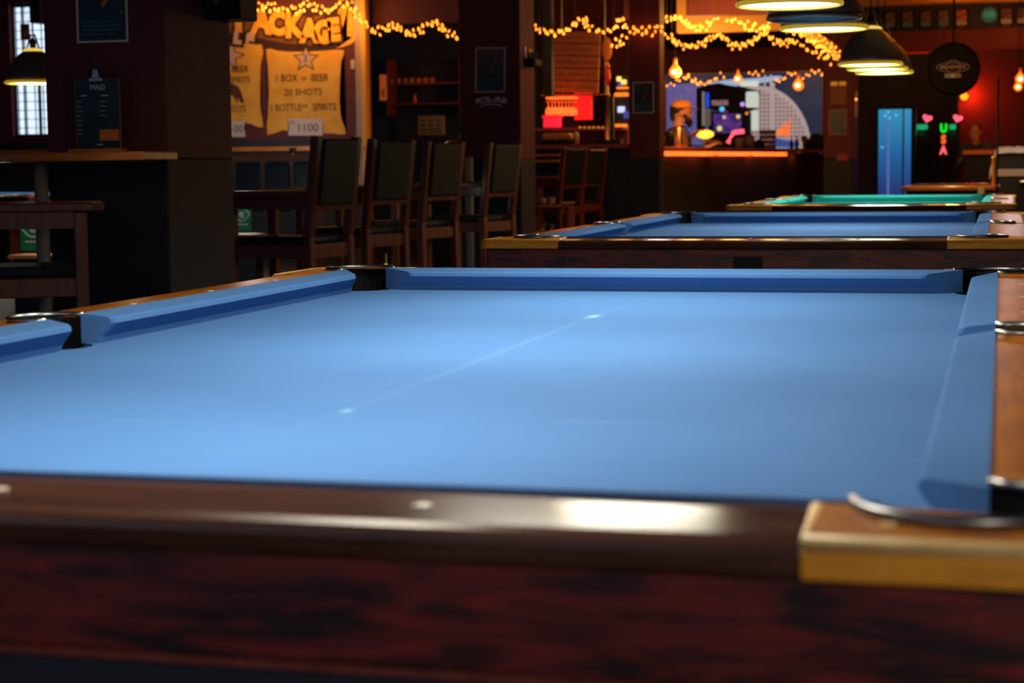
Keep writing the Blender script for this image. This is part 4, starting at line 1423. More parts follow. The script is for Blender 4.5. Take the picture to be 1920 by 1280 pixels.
# low dark counter left of the far pillar
c0, c1 = at(1003, 272, 16.6).x, p3x0
cz = at(1090, 271, 16.6).z
t = thing('service_counter', 'dark service counter with brown top between the middle and far pillars', 'counter', ((c0 + c1) / 2, 16.6, 0))
wv = (c1 - c0) / 2
MB().box((-wv, 0.06, 0), (wv, 0.6, cz - 0.04)).build('counter_front', M['navy'], t)
MB().box((-wv, 0, cz - 0.04), (wv, 0.65, cz)).build('counter_top', M['chair_wood'], t, bevel=0.004)
MB().box((-wv, -0.16, cz - 0.11), (-wv + 0.28, 0.06, cz - 0.09)).box((-wv, -0.2, cz - 0.17), (-wv + 0.28, 0.06, cz - 0.145)).build('drink_shelf', M['ledge_wood'], t)

# plank board menu
KY = 16.3
M['plank'] = noisy('plank', (0.30, 0.085, 0.035), (0.42, 0.14, 0.06), rough=0.6, scale=(1.5, 1, 12), nscale=7)
X0, X1, Z0, Z1 = rect_at(1021, 58, 1124, 174, KY + 1.2)
t = thing('plank_board', 'wooden plank board hanging above the bar shelf behind the middle pillar', 'board', ((X0 + X1) / 2, KY + 1.2, (Z0 + Z1) / 2), -0.0)
w, h = (X1 - X0) / 2, (Z1 - Z0) / 2
for i in range(5):
    z = h - (i + 1) * 2 * h / 5
    MB().box((-w, -0.015, z + 0.006), (w, 0.012, z + 2 * h / 5 - 0.006), Matrix.Rotation(0.045, 4, 'Y')).build('plank', M['plank'], t, bevel=0.003)
rnd = random.Random(3)
for i in range(5):
    z = h - (i + 0.5) * 2 * h / 5
    m = MB()
    x = -w + 0.05
    while x < w - 0.05:
        ww = rnd.uniform(0.02, 0.05)
        m.box((x, -0.018, z - 0.018), (x + ww, -0.015, z + rnd.uniform(0.0, 0.02)), Matrix.Rotation(0.045, 4, 'Y'))
        x += ww + rnd.uniform(0.008, 0.03)
    m.build('carved_marks', M['print_brown'], t)
X0, X1, Z0, Z1 = rect_at(1005, 60, 1021, 178, KY)
t = MB().box((X0, KY + 0.3, Z0), (X1, KY + 0.4, 3.45)).build('bar_post', M['navy'])
tag(t, 'dark upright post left of the plank board', 'post')

# orange paddle and red-handled tap tower
t = thing('wall_paddle', 'orange oval paddle board hanging right of the plank board', 'paddle', at(1138, 92, KY + 0.9))
MB().ball((0, 0, 0), (0.052, 0.015, 0.115), 3).build('blade', mat('paddle_orange', (0.75, 0.24, 0.05), 0.5), t, smooth=True)
MB().bar((0, 0, -0.11), (0.0, 0, -0.18), 0.018).build('handle', M['chair_wood'], t)
t = thing('beer_tap_pump', 'tall beer pump with red and yellow handle on the service counter', 'beer tap', (at(1140, 250, 16.85).x, 16.85, cz))
zt0 = at(1136, 120, 16.85).z - cz
MB().lathe([(0.03, 0), (0.03, 0.02), (0.018, 0.03), (0.018, zt0 * 0.62)], 16).build('column', M['steel'], t, smooth=True)
MB().lathe([(0.012, zt0 * 0.55), (0.014, zt0 * 0.62), (0.010, zt0 * 0.74)], 14).build('lower_handle', mat('tap_yellow', (0.8, 0.42, 0.05), 0.4, emit=(0.8, 0.3, 0.02), strength=0.2), t, smooth=True)
MB().lathe([(0.012, zt0 * 0.73), (0.028, zt0 * 0.82), (0.028, zt0 * 0.92), (0.008, zt0 * 0.96)], 16).build('red_handle', mat('tap_red', (0.6, 0.02, 0.02), 0.4, emit=(0.6, 0.01, 0.01), strength=0.2), t, smooth=True)
MB().lathe([(0.02, zt0 * 0.95), (0.026, zt0 * 0.98), (0.004, zt0 * 1.03)], 14).build('finial', mat('tap_orange', (0.8, 0.25, 0.03), 0.4), t, smooth=True)
MB().box((-0.12, -0.08, 0), (0.14, 0.08, 0.045)).build('drip_tray', M['black_plastic'], t, bevel=0.004)
MB().box((0.03, -0.03, 0.04), (0.06, 0.03, zt0 * 0.6)).build('support', M['black_plastic'], t)

# glass rack with red back light
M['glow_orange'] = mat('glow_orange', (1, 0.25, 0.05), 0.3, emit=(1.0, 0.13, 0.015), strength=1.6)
M['glow_red'] = mat('glow_red', (0.7, 0.02, 0.02), 0.4, emit=(0.8, 0.012, 0.012), strength=0.75)
GY = 17.6
rack = t = thing('glass_rack', 'rack with a glowing orange rail for hanging wine glasses above the service counter', 'rack', at(1055, 184, GY))
x1_ = at(1082, 184, GY).x - t.location.x
x0_ = at(1028, 184, GY).x - t.location.x
MB().box((x0_, -0.1, -0.008), (x1_, 0.1, 0.010)).build('rail', M['glow_orange'], t)
MB().box((x0_ - 0.05, -0.12, 0.022), (x1_ + 0.33, 0.12, 0.035)).build('shelf_board', M['plank'], t)
MB().tube([(0, 0, 0.03), (0, 0, 3.45 - t.location.z)], 0.006, 6).tube([(x1_ + 0.3, 0, 0.03), (x1_ + 0.3, 0, 3.45 - t.location.z)], 0.006, 6).build('hanging_rod', M['dark_steel'], t)
M['red_glass'] = mat('red_lit_glass', (1, 0.3, 0.12), 0.15, emit=(1.0, 0.15, 0.025), strength=1.1)  # red light on the glasses put into their own emission
wg = None
for i, (px_, dy_) in enumerate(((1028, .05), (1035, -.04), (1041, .05), (1048, -.04), (1054, .05), (1061, -.04), (1067, .05), (1073, -.04), (1078, 0.05))):
    v = at(px_, 190, GY + dy_)
    if wg is None:
        wg = thing('wine_glass', 'upturned orange-glowing wine glass, leftmost in the hanging rack', 'wine glass', v, 0, 'wine glasses hanging in the rack')
        MB().lathe([(0.026, -0.004), (0.026, -0.001), (0.003, -0.006), (0.003, -0.055), (0.022, -0.075), (0.033, -0.105), (0.028, -0.145)], 16).build('bowl', M['red_glass'], wg, smooth=True)
    else:
        c_ = copy_tree(wg)
        c_.location = v
        c_['label'] = 'upturned orange-glowing wine glass, %s in the hanging rack' % ORD[i]
lamp_light('rack_glow', 'POINT', at(1050, 205, GY - 0.25), 2.6, (1, 0.08, 0.03), 0.05)
X0, X1, Z0, Z1 = rect_at(1083, 186, 1116, 225, GY + 0.2)
rp_loc = Vector(((X0 + X1) / 2, GY + 0.05, (Z0 + Z1) / 2)) - rack.location
m = MB()
w, h = (X1 - X0) / 2, (Z1 - Z0) / 2
for i in range(6):
    m.lathe([(0.9 * w / 6, -h), (0.9 * w / 6, h)], 10, Matrix.Translation((-w + (i + 0.5) * 2 * w / 6, 0, 0)))
m.box((-w, 0.0, -h), (w, 0.02, h + 0.07))
m.build('red_panel', M['glow_red'], rack, loc=rp_loc, label='glowing red ribbed panel')
X0, X1, Z0, Z1 = rect_at(1021, 216, 1051, 239, GY - 0.1)
t = thing('red_box', 'glowing crimson box standing above the golden basket', 'box', ((X0 + X1) / 2, GY - 0.1, Z0))
w = (X1 - X0) / 2
MB().box((-w, -0.06, 0), (w, 0.06, (Z1 - Z0) * 0.78)).build('box_body', lit('crimson', (0.75, 0.015, 0.05), 0.9), t, bevel=0.006)
MB().box((-w - 0.01, -0.07, (Z1 - Z0) * 0.78), (w + 0.01, 0.07, Z1 - Z0)).build('lid', M['glow_red'], t, bevel=0.004)
SH = thing('back_shelf', 'dark back shelf behind the service counter carrying boxes and taps', 'shelf', (at(1085, 243, GY).x, GY - 0.1, 0))
zs = at(1040, 240, GY - 0.1).z
MB().box((-0.45, -0.1, zs - 0.03), (0.5, 0.25, zs - 0.001)).build('board', M['chair_wood'], SH)
MB().box((-0.45, 0.2, 0), (0.5, 0.25, zs - 0.03)).build('back_panel', M['maroon'], SH)
# golden basket on counter
t = thing('wire_basket', 'golden basket on a black tray at the left of the service counter', 'basket', (at(1046, 262, 16.85).x, 16.85, cz))
MB().box((-0.15, -0.1, 0), (0.16, 0.1, 0.05)).build('tray', M['black_plastic'], t, bevel=0.006)
m = MB()
m.box((-0.14, -0.08, 0.05), (0.14, 0.08, 0.12))
m.build('basket_body', noisy('gold_weave', (0.35, 0.13, 0.02), (0.65, 0.28, 0.04), rough=0.5, nscale=80), t, bevel=0.02)
MB().lathe([(0.025, 0), (0.03, 0.10), (0.012, 0.13)], 14, Matrix.Translation((0.19, 0.0, 0))).build('bottle', mat('cream_plastic', (0.6, 0.45, 0.3), 0.4), t, smooth=True)
# row of tap knobs
for i, px_ in enumerate((1087, 1096, 1105, 1113, 1122, 1130)):
    v = at(px_, 239, GY - 0.25)
    t = thing('tap_knob', 'small golden tap knob, %s in the row above the service counter' % ORD[i], 'tap', v, 0, 'golden tap knobs')
    MB().ball((0, 0, 0), 0.014, 2).build('knob', mat('tap_gold%d' % i, (0.7, 0.3, 0.05), 0.3, emit=(0.7, 0.22, 0.02), strength=0.4), t, smooth=True)
    MB().bar((0, 0, 0), (0, 0.16, 0), 0.012).build('spout', M['brass'], t)

# window slice between plank board and far pillar
X0, X1, Z0, Z1 = rect_at(1151, 140, 1178, 240, 20.5)
t = thing('bottle_cabinet', 'narrow lit back bar cabinet left of the far pillar with blue and orange lights', 'cabinet', ((X0 + X1) / 2, 20.6, Z0))
w = (X1 - X0) / 2
H = Z1 - Z0
MB().box((-w, 0, 0), (w + 0.2, 0.15, H)).build('cabinet_body', M['navy'], t)
M['wht'] = lit('pale_blue_light', (0.55, 0.65, 1.0), 1.0)
M['blu'] = lit('deep_blue_light', (0.04, 0.06, 0.3), 0.9)
M['org'] = lit('orange_light', (1.0, 0.25, 0.02), 1.0)
M['yel'] = lit('yellow_light', (1.0, 0.65, 0.12), 1.3)
for (px0, py0, px1, py1, m_) in ((1156, 143, 1162, 152, 'yel'), (1164, 149, 1172, 158, 'yel'), (1158, 152, 1164, 162, 'blu'), (1156, 162, 1176, 167, 'org'), (1152, 173, 1176, 181, 'org'), (1158, 199, 1169, 211, 'wht'), (1169, 208, 1176, 222, 'blu'), (1153, 232, 1174, 248, 'org')):
    q0 = at(px0, py1, 20.55)
    q1 = at(px1, py0, 20.5)
    MB().box((q0.x - t.location.x, -0.06, q0.z - Z0), (q1.x - t.location.x, -0.0, q1.z - Z0)).build('glowing_item', M[m_], t, bevel=0.008)
MB().box((-w, -0.1, -Z0), (w + 0.2, 0.15, -0.02)).build('plinth', M['navy'], t)

# ---- hooded machine with coloured lights behind the bar
HY = 23.6
hb = at(1370, 285, HY)
t = thing('slot_machine', 'black hooded games machine with coloured lights in front of the tower picture', 'games machine', (hb.x, HY, 0))


def hp(px, py, dy=0.0):
    v = at(px, py, HY)
    return Vector((v.x - hb.x, dy, v.z))


def hbox(name, x0, y0, x1, y1, d0, d1, m_, bevel=0.006):
    a_, b_ = hp(x0, y1), hp(x1, y0)
    return MB().box((a_.x, d0, a_.z), (b_.x, d1, b_.z)).build(name, m_, t, bevel=bevel)


hood = [(1312, 168), (1326, 160), (1350, 156), (1366, 160), (1400, 165), (1421, 170), (1416, 178), (1416, 196), (1410, 205), (1385, 212), (1350, 208), (1322, 202), (1318, 195)]
m = MB()
n = len(hood)
co = [hp(x, y, -0.12) for x, y in hood] + [hp(x, y, 0.25) for x, y in hood]
m.hull(co, [tuple(range(n)), tuple(range(n, 2 * n))[::-1]] + [(i, n + i, n + (i + 1) % n, (i + 1) % n) for i in range(n)])
bmesh.ops.triangulate(m.bm, faces=[f for f in m.bm.faces if len(f.verts) > 4])
m.build('hood', M['black_plastic'], t)
hbox('side_panel', 1308, 164, 1319, 250, -0.1, 0.2, M['black_plastic'])
hbox('side_strip', 1319, 172, 1324, 236, -0.13, -0.1, lit('grey_glow', (0.25, 0.24, 0.2), 0.6))
hbox('grey_panel', 1324, 205, 1335, 236, -0.13, -0.1, lit('grey_panel', (0.13, 0.115, 0.09), 0.6))
hbox('blue_tube', 1327, 174, 1332, 202, -0.15, -0.12, lit('blue_tube', (0.01, 0.06, 0.75), 1.1))
hbox('marquee', 1337, 188, 1368, 198, -0.14, -0.12, lit('marquee', (0.13, 0.07, 0.08), 0.8, c2=(0.3, 0.18, 0.16), nscale=40))
hbox('screen', 1340, 213, 1392, 250, -0.12, -0.1, lit('violet_screen', (0.02, 0.012, 0.10), 0.9, c2=(0.10, 0.03, 0.24), nscale=14))
hbox('cabinet_body', 1330, 210, 1405, 300, -0.1, 0.2, M['black_plastic'])
m = MB()
hbox('lamp_box', 1401, 172, 1424, 202, -0.16, -0.06, lit('pale_box', (0.55, 0.66, 0.55), 0.85), 0.02)
hbox('lamp_box', 1411, 208, 1424, 245, -0.16, -0.06, lit('pale_box_low', (0.55, 0.66, 0.6), 0.85), 0.02)
hbox('lamp_box', 1390, 152, 1424, 163, -0.16, -0.06, lit('pale_box_top', (0.65, 0.75, 0.62), 0.85), 0.02)
for (x, y, r, c_) in ((1357, 205, 5, (0.08, 0.5, 0.9)), (1395, 196, 4.2, (0.55, 0.3, 0.9)), (1387, 219, 3.5, (0.8, 0.65, 0.03)), (1361, 220, 3.5, (0.55, 0.4, 0.25)), (1365, 210, 2.5, (0.3, 0.01, 0.05)), (1403, 213, 3, (0.8, 0.2, 0.03))):
    MB().ball(hp(x, y, -0.16), r * 24.6 / F_PX, 2).build('signal_light', lit('signal_light', c_, 1.1), t, smooth=True)

# items on the counter
M['steel_warm'] = mat('warm_steel', (0.65, 0.4, 0.22), 0.3, 1.0)


def bottle(label, px_, h_, r_, m_, back=0.2, group=None, name='bottle', cat='bottle', neck=True):
    v = onbar(px_, back)
    t_ = thing(name, label, cat, v, 0, group)
    MB().lathe([(r_, 0), (r_, h_ * (0.62 if neck else 0.93)), (r_ * (0.4 if neck else 0.9), h_ * (0.78 if neck else 0.96)), (r_ * (0.36 if neck else 0.7), h_)], 18).build('body', m_, t_, smooth=True)
    MB().lathe([(r_ * 0.45, h_), (r_ * 0.45, h_ + 0.015)], 12).build('cap', M['black_plastic'], t_)
    return t_


t = thing('cocktail_mixer', 'shiny steel blender standing at the bartender end of the bar', 'blender', onbar(1272, 0.12))
MB().lathe([(0.055, 0), (0.06, 0.05), (0.045, 0.09), (0.05, 0.20), (0.035, 0.215)], 24).build('jug', M['steel_warm'], t, smooth=True)
MB().bar((-0.075, 0, 0.08), (-0.06, 0, 0.18), 0.015).build('handle', M['black_plastic'], t)
bottle('dark round canister left of the steel blender', 1256, 0.17, 0.05, M['black_plastic'], 0.12, name='canister', cat='canister', neck=False)
t = thing('lamp_bowl', 'long glowing yellow lamp standing on the bar before the violet picture', 'lamp', onbar(1322, 0.3))
MB().lathe([(0.05, 0), (0.05, 0.012), (0.012, 0.02), (0.012, 0.12)], 16).build('stand', M['brass'], t)
M['yel_lamp'] = mat('yellow_lamp', (1, 0.8, 0.2), 0.4, emit=(1.0, 0.62, 0.05), strength=1.4)
MB().ball((0, 0, 0.16), (0.105, 0.05, 0.052), 3).build('lamp_shade', M['yel_lamp'], t, smooth=True)
MB().lathe([(0.07, 0.085), (0.075, 0.095), (0.01, 0.1)], 20).build('reflector', M['brass'], t)
t = thing('till', 'low black till with an orange-lit lid on the bar', 'till', onbar(1340, 0.15), math.atan2(dn.y, dn.x) - PI / 2)
MB().box((-0.09, -0.09, 0), (0.09, 0.09, 0.06)).build('till_body', M['black_plastic'], t, bevel=0.006)
MB().prism([(-0.1, 0), (0.09, 0), (0.03, 0.03), (-0.06, 0.03)], -0.08, 0.08, Matrix.Translation((0, 0, 0.06)) @ Matrix.Rotation(PI / 2, 4, 'X')).build('till_lid', M['print_brown'], t)
for px_, z_, c_, lab in ((1349, 0.24, (0.65, 0.7, 0.12), 'yellow-green globe light on a tall stem behind the till'), (1349, 0.035, (0.6, 0.68, 0.1), 'small yellow-green light standing right of the till'),):
    v = onbar(px_, 0.35 if z_ > 0.1 else 0.15)
    t = thing('signal_lamp', lab, 'lamp', v)
    MB().ball((0, 0, z_), 0.033, 2).build('globe', lit('lime_light', c_, 0.9), t, smooth=True)
    MB().lathe([(0.02, 0), (0.02, 0.004), (0.004, 0.008), (0.004, z_)], 10).build('stem', M['black_plastic'], t)
t = thing('neon_light', 'pink neon light bent like a check mark on the bar', 'neon light', onbar(1380, 0.35))
M['pink'] = mat('pink_neon', (1, 0.2, 0.3), 0.4, emit=(1.0, 0.10, 0.16), strength=1.5)
MB().tube([(-0.10, 0, 0.07), (-0.075, 0, 0.13), (-0.03, 0, 0.20), (0.10, 0, 0.215)], [0.03, 0.014, 0.03, 0.03], 12).build('neon_tube', M['pink'], t, smooth=True)
MB().bar((-0.0, 0, 0), (0.0, 0, 0.2), 0.012).build('stem', M['black_plastic'], t)
for i, (px_, h_, r_, lab) in enumerate(((1386, 0.13, 0.055, 'brown patterned jar right of the pink neon light'), (1406, 0.16, 0.06, 'speckled grey-brown jar in the middle of the bar'))):
    bottle(lab, px_, h_, r_, noisy('jar_pattern%d' % i, (0.03, 0.02, 0.015), (0.25, 0.15, 0.08), rough=0.5, nscale=60), 0.15, name='storage_jar', cat='jar', neck=False)
t = thing('menu_stack', 'stack of brown slatted boxes on the bar below the tower picture', 'boxes', onbar(1439, 0.2), -0.2)
for i in range(4):
    MB().box((-0.09, -0.07, i * 0.062), (0.09, 0.07, i * 0.062 + 0.055)).build('box', noisy('brown_box%d' % i, (0.12, 0.035, 0.02), (0.26, 0.085, 0.04), rough=0.6, nscale=30), t, bevel=0.004)
bottle('dark squat canister between the jar and the box stack', 1424, 0.1, 0.06, M['black_plastic'], 0.12, name='canister', cat='canister', neck=False)
for px_, h_, lab in ((1484, 0.17, 'slim dark bottle on the far part of the bar, left of its twin'), (1494, 0.17, 'slim dark bottle on the far part of the bar, right of its twin')):
    bottle(lab, px_, h_, 0.022, M['black_plastic'], 0.2)
t = thing('stemmed_glass', 'dark stemmed goblet near the far end of the bar', 'glass', onbar(1508, 0.2))
MB().lathe([(0.03, 0), (0.03, 0.004), (0.005, 0.01), (0.005, 0.08), (0.04, 0.11), (0.045, 0.18), (0.03, 0.19)], 18).build('bowl', M['print_brown'], t, smooth=True)
t = thing('coffee_machine', 'black rounded machine at the far right end of the bar', 'machine', onbar(1530, 0.2))
MB().box((-0.18, -0.14, 0), (0.2, 0.14, 0.16)).build('machine_body', M['black_plastic'], t, bevel=0.05, seg=4)
MB().lathe([(0.09, 0.15), (0.10, 0.19), (0.04, 0.23)], 20).build('hopper', M['black_plastic'], t, smooth=True)
MB().box((-0.38, -0.12, 0.0), (-0.18, 0.08, 0.03)).build('drip_tray', M['steel'], t, bevel=0.006)

# filament bulbs
M['globe'] = mat('filament_globe', (1, 0.35, 0.05), 0.2, emit=(1.0, 0.20, 0.01), strength=1.3)
M['filament'] = mat('filament', (1, 0.9, 0.6), 0.3, emit=(1.0, 0.78, 0.4), strength=9)


def filament_bulb(label, px_, py_, D, top=3.45, r=0.066, light=1.2):
    v = CAM_P + ray(px_, py_) * D
    t_ = thing('filament_bulb', label, 'light bulb', v, 0, 'amber filament bulbs')
    MB().lathe([(0.004, -r), (r * 0.6, -r * 0.82), (r * 0.95, -r * 0.35), (r, 0), (r * 0.9, r * 0.45), (r * 0.5, r * 0.95), (r * 0.3, r * 1.25)], 24).build('globe', M['globe'], t_, smooth=True)
    MB().ball((0, -r * 0.92, -0.002), (r * 0.38, r * 0.2, r * 0.3), 2).build('filament', M['filament'], t_, smooth=True)
    MB().lathe([(r * 0.32, r * 1.2), (r * 0.34, r * 1.9), (r * 0.2, r * 2.3)], 16).build('socket', mat('bulb_socket', (0.5, 0.16, 0.04), 0.4, emit=(0.5, 0.1, 0.01), strength=0.25), t_, smooth=True)
    MB().tube([(0, 0, r * 2.2), (0, 0, top - v.z)], 0.004, 6).build('cord', M['black_plastic'], t_)
    lamp_light('bulb_light', 'POINT', (0, -r - 0.03, 0), light, (1, 0.3, 0.05), 0.03, parent=t_)
    return t_


filament_bulb('amber filament bulb hanging above the bartender in the orange cap', 1266, 135, 19.5)
filament_bulb('amber filament bulb hanging before the hooded games machine', 1384, 148, 21.0, r=0.05)
filament_bulb('amber filament bulb hanging before the dark sky of the tower picture', 1497, 160, 22.0)
filament_bulb('amber filament bulb at the right edge of the picture, upper of two', 1913, 148, 20.5, light=0.8, r=0.055)
filament_bulb('amber filament bulb at the right edge of the picture, lower of two', 1909, 163, 21.8, light=0.8, r=0.05)


# ================================================================== RIGHT BACK WALL THINGS
X0, X1, Z0, Z1 = rect_at(1657, 14, 1657, 14, RY)
for i, (px_, label) in enumerate(((1668, 'dim card picture in a black frame, first on the high dark band from the lamps'),
                                 (1702, 'dim card picture in a black frame, second on the high dark band'),
                                 (1736, 'card picture with a teal foot, third on the high dark band'),
                                 (1769, 'card picture with teal foot and small tag below, fourth on the high band'),
                                 (1803, 'card picture with a red-orange figure, just left of the green disc'),
                                 (1887, 'pale card picture just right of the green disc'),
                                 (1918, 'pale card picture at the right edge of the picture'))):
    c_ = at(px_, 34.5 - (px_ - 1768) * 0.035, RY - 0.03)
    t = thing('card_picture', label, 'picture', c_, 0, 'card pictures on the high band')
    MB().box((-0.105, 0, -0.135), (0.105, 0.012, 0.125)).build('frame', M['black_plastic'], t)
    MB().box((-0.068, -0.004, -0.04), (0.068, 0, 0.105)).build('card_art', noisy('card_art%d' % i, (0.02, 0.02, 0.025), (0.24, 0.12, 0.07) if i != 4 else (0.75, 0.16, 0.05), rough=0.5, nscale=26 + i, lo=0.42, hi=0.66), t)
    MB().box((-0.068, -0.004, -0.10), (0.068, 0, -0.04)).build('card_foot', M['print_teal'] if i < 4 else M['print_grey'], t)
    if i in (3, 4, 5):
        MB().box((-0.035, -0.004, -0.128), (0.035, 0, -0.115)).build('name_tag', M['print_brown'], t)
t = thing('green_disc_sign', 'round green glowing sign with figures on the high dark band', 'sign', at(1855, 28, RY - 0.04))
MB().lathe([(0.108, 0), (0.108, 0.015), (0.10, 0.02), (0.01, 0.02)], 36, Matrix.Rotation(PI / 2, 4, 'X')).build('disc', lit('green_disc', (0.010, 0.09, 0.05), 0.4), t)
text_part('100', 0.12, lit('green_numerals', (0.05, 0.33, 0.18), 0.5), t, (0, -0.022, 0), sx=0.85)

# red light strip under the band
for a_, b_ in ((1700, 1742), (1826, 1862)):
    v0, v1 = at(a_, 101, RY - 0.03), at(b_, 98, RY - 0.03)
    t = MB().box((v0.x, RY - 0.05, v0.z - 0.012), (v1.x, RY - 0.01, v0.z + 0.012)).build('red_light_strip', mat('red_strip', (1, 0.1, 0.03), 0.5, emit=(0.8, 0.03, 0.008), strength=0.7 if a_ < 1800 else 1.6))
    tag(t, 'dim red light strip left of the round black sign' if a_ < 1800 else 'bright red light strip right of the round black sign', 'light strip')
lamp_light('band_glow', 'POINT', at(1800, 46, RY - 0.9), 10.0, (1, 0.26, 0.05), 0.3)
lamp_light('band_glow', 'POINT', at(1912, 58, RY - 0.5), 5.0, (1, 0.22, 0.04), 0.2)

# round black sign
BYs = 20.4
t = thing('round_sign', 'big round black sign with an oval emblem and a small colour display', 'sign', at(1787, 130, BYs))
rr = 46.5 * (BYs - CAM_P.y) / 0.964 / F_PX
MB().lathe([(rr, -0.06), (rr, 0.06), (rr * 0.93, 0.075), (rr * 0.88, 0.06), (0.02, 0.06)], 48, Matrix.Rotation(PI / 2, 4, 'X')).build('drum', M['black_plastic'], t)
M['gold_dim'] = mat('gold_dim', (0.3, 0.15, 0.08), 0.5, emit=(0.25, 0.09, 0.03), strength=0.5)
em = MB()
em.tube([(rr * 0.60 * math.cos(q * PI / 16), -0.064, 0.022 + rr * 0.17 * math.sin(q * PI / 16)) for q in range(32)], 0.003, 6, closed=True)
em.tube([(rr * 0.26 * math.cos(q * PI / 12), -0.064, 0.022 + rr * 0.25 * math.sin(q * PI / 12)) for q in range(24)], 0.003, 6, closed=True)
em.build('emblem', M['gold_dim'], t)
text_part('BRUNSWICK', 0.052, M['gold_dim'], t, (0, -0.066, 0.022), sx=0.95, offset=0.001)
for i, c_ in enumerate(((0.16, 0.10, 0.05), (0.25, 0.19, 0.02), (0.2, 0.06, 0.03))):
    x_ = (-0.052, 0.0, 0.054)[i]
    d_ = MB().box((x_ - (0.036, 0.018, 0.035)[i], -0.066, -0.094), (x_ + (0.036, 0.018, 0.035)[i], -0.06, -0.052)).build('display', lit('display%d' % i, c_, 0.7), t)
    text_part(('300', '0', '501')[i], 0.036, M['black_plastic'], d_, (x_, -0.068, -0.073), sx=1.1)
MB().lathe([(0.012, rr), (0.012, 3.45 - t.location.z)], 8).build('hanging_rod', M['black_plastic'], t)
lamp = thing('wall_lamp', 'round amber wall lamp throwing a red glow below the round black sign', 'lamp', at(1808, 181, RY - 1.2))
MB().ball((0, 0, 0), 0.05, 3).build('globe', mat('amber_globe', (1, 0.4, 0.05), 0.3, emit=(1.0, 0.30, 0.01), strength=2.0), lamp, smooth=True)
MB().tube([(0.062 * math.cos(-PI * q / 12 + 0.3), 0, 0.062 * math.sin(-PI * q / 12 + 0.3)) for q in range(13)], 0.008, 8).build('ring', M['print_brown'], lamp)
MB().bar((0, 0, 0), (0, 0.25, 0), 0.02).build('bracket', M['dark_steel'], lamp)
lamp_light('lamp_glow', 'POINT', (0.08, 0.12, 0.02), 11.0, (1, 0.05, 0.008), 0.04, parent=lamp)
structure('wall_corner', M['maroon'], (at(1797, 200, RY - 0.9).x, RY - 0.9, 0), (3.0, RY - 0.75, zC - 0.02))
structure('trim_13', M['navy'], (at(1608, 200, RY - 0.5).x, RY - 0.1, 0), (at(1797, 200, RY - 0.8).x, RY - 0.0, zC))

# blue lit drinks fridge
FY = 23.6
X0, X1, Z0, Z1 = rect_at(1647, 205, 1692, 365, FY)
t = thing('drinks_fridge', 'tall upright fridge glowing blue behind the green table', 'fridge', ((X0 + X1) / 2, FY, 0))
w = (X1 - X0) / 2
M['fridge'] = mat('fridge_glow', (0.02, 0.2, 0.4), 0.4)
nt = M['fridge'].node_tree
tc = nt.nodes.new('ShaderNodeTexCoord')
sp = nt.nodes.new('ShaderNodeSeparateXYZ')
cr = nt.nodes.new('ShaderNodeValToRGB')
mr = nt.nodes.new('ShaderNodeMapRange')
mr.inputs[1].default_value = 0.6
mr.inputs[2].default_value = Z1
nt.links.new(tc.outputs['Object'], sp.inputs[0])
nt.links.new(sp.outputs['Z'], mr.inputs[0])
nt.links.new(mr.outputs[0], cr.inputs[0])
e_ = cr.color_ramp.elements
e_[0].position = 0.0
e_[0].color = (0.012, 0.02, 0.14, 1)
e_[1].position = 1.0
e_[1].color = (0.03, 0.26, 0.46, 1)
e2 = cr.color_ramp.elements.new(0.45)
e2.color = (0.008, 0.10, 0.30, 1)
nt.links.new(cr.outputs[0], nt.nodes['Principled BSDF'].inputs['Emission Color'])
nt.nodes['Principled BSDF'].inputs['Emission Strength'].default_value = 1.0
MB().box((-w - 0.03, 0.0, 0), (w + 0.16, 0.5, Z1 + 0.03)).build('cabinet', M['black_plastic'], t)
dr = MB().box((-w, -0.03, 0.1), (w, 0.0, Z1)).build('lit_door', M['fridge'], t)
MB().box((w + 0.02, -0.03, 0.1), (w + 0.11, 0.0, Z1)).build('lit_side', M['fridge'], t)
MB().box((w + 0.0, -0.045, 0.9), (w + 0.018, -0.0, 1.3)).build('handle', M['black_plastic'], t)
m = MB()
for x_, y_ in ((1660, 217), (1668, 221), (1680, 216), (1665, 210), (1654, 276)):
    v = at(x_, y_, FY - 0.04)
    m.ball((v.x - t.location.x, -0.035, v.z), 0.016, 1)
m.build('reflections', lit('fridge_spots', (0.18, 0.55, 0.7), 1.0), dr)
MB().box((-w * 0.25, -0.034, 0.5), (-w * 0.08, -0.031, Z1 - 0.12)).build('violet_stripe', lit('violet_stripe', (0.10, 0.16, 0.42), 0.9), dr)

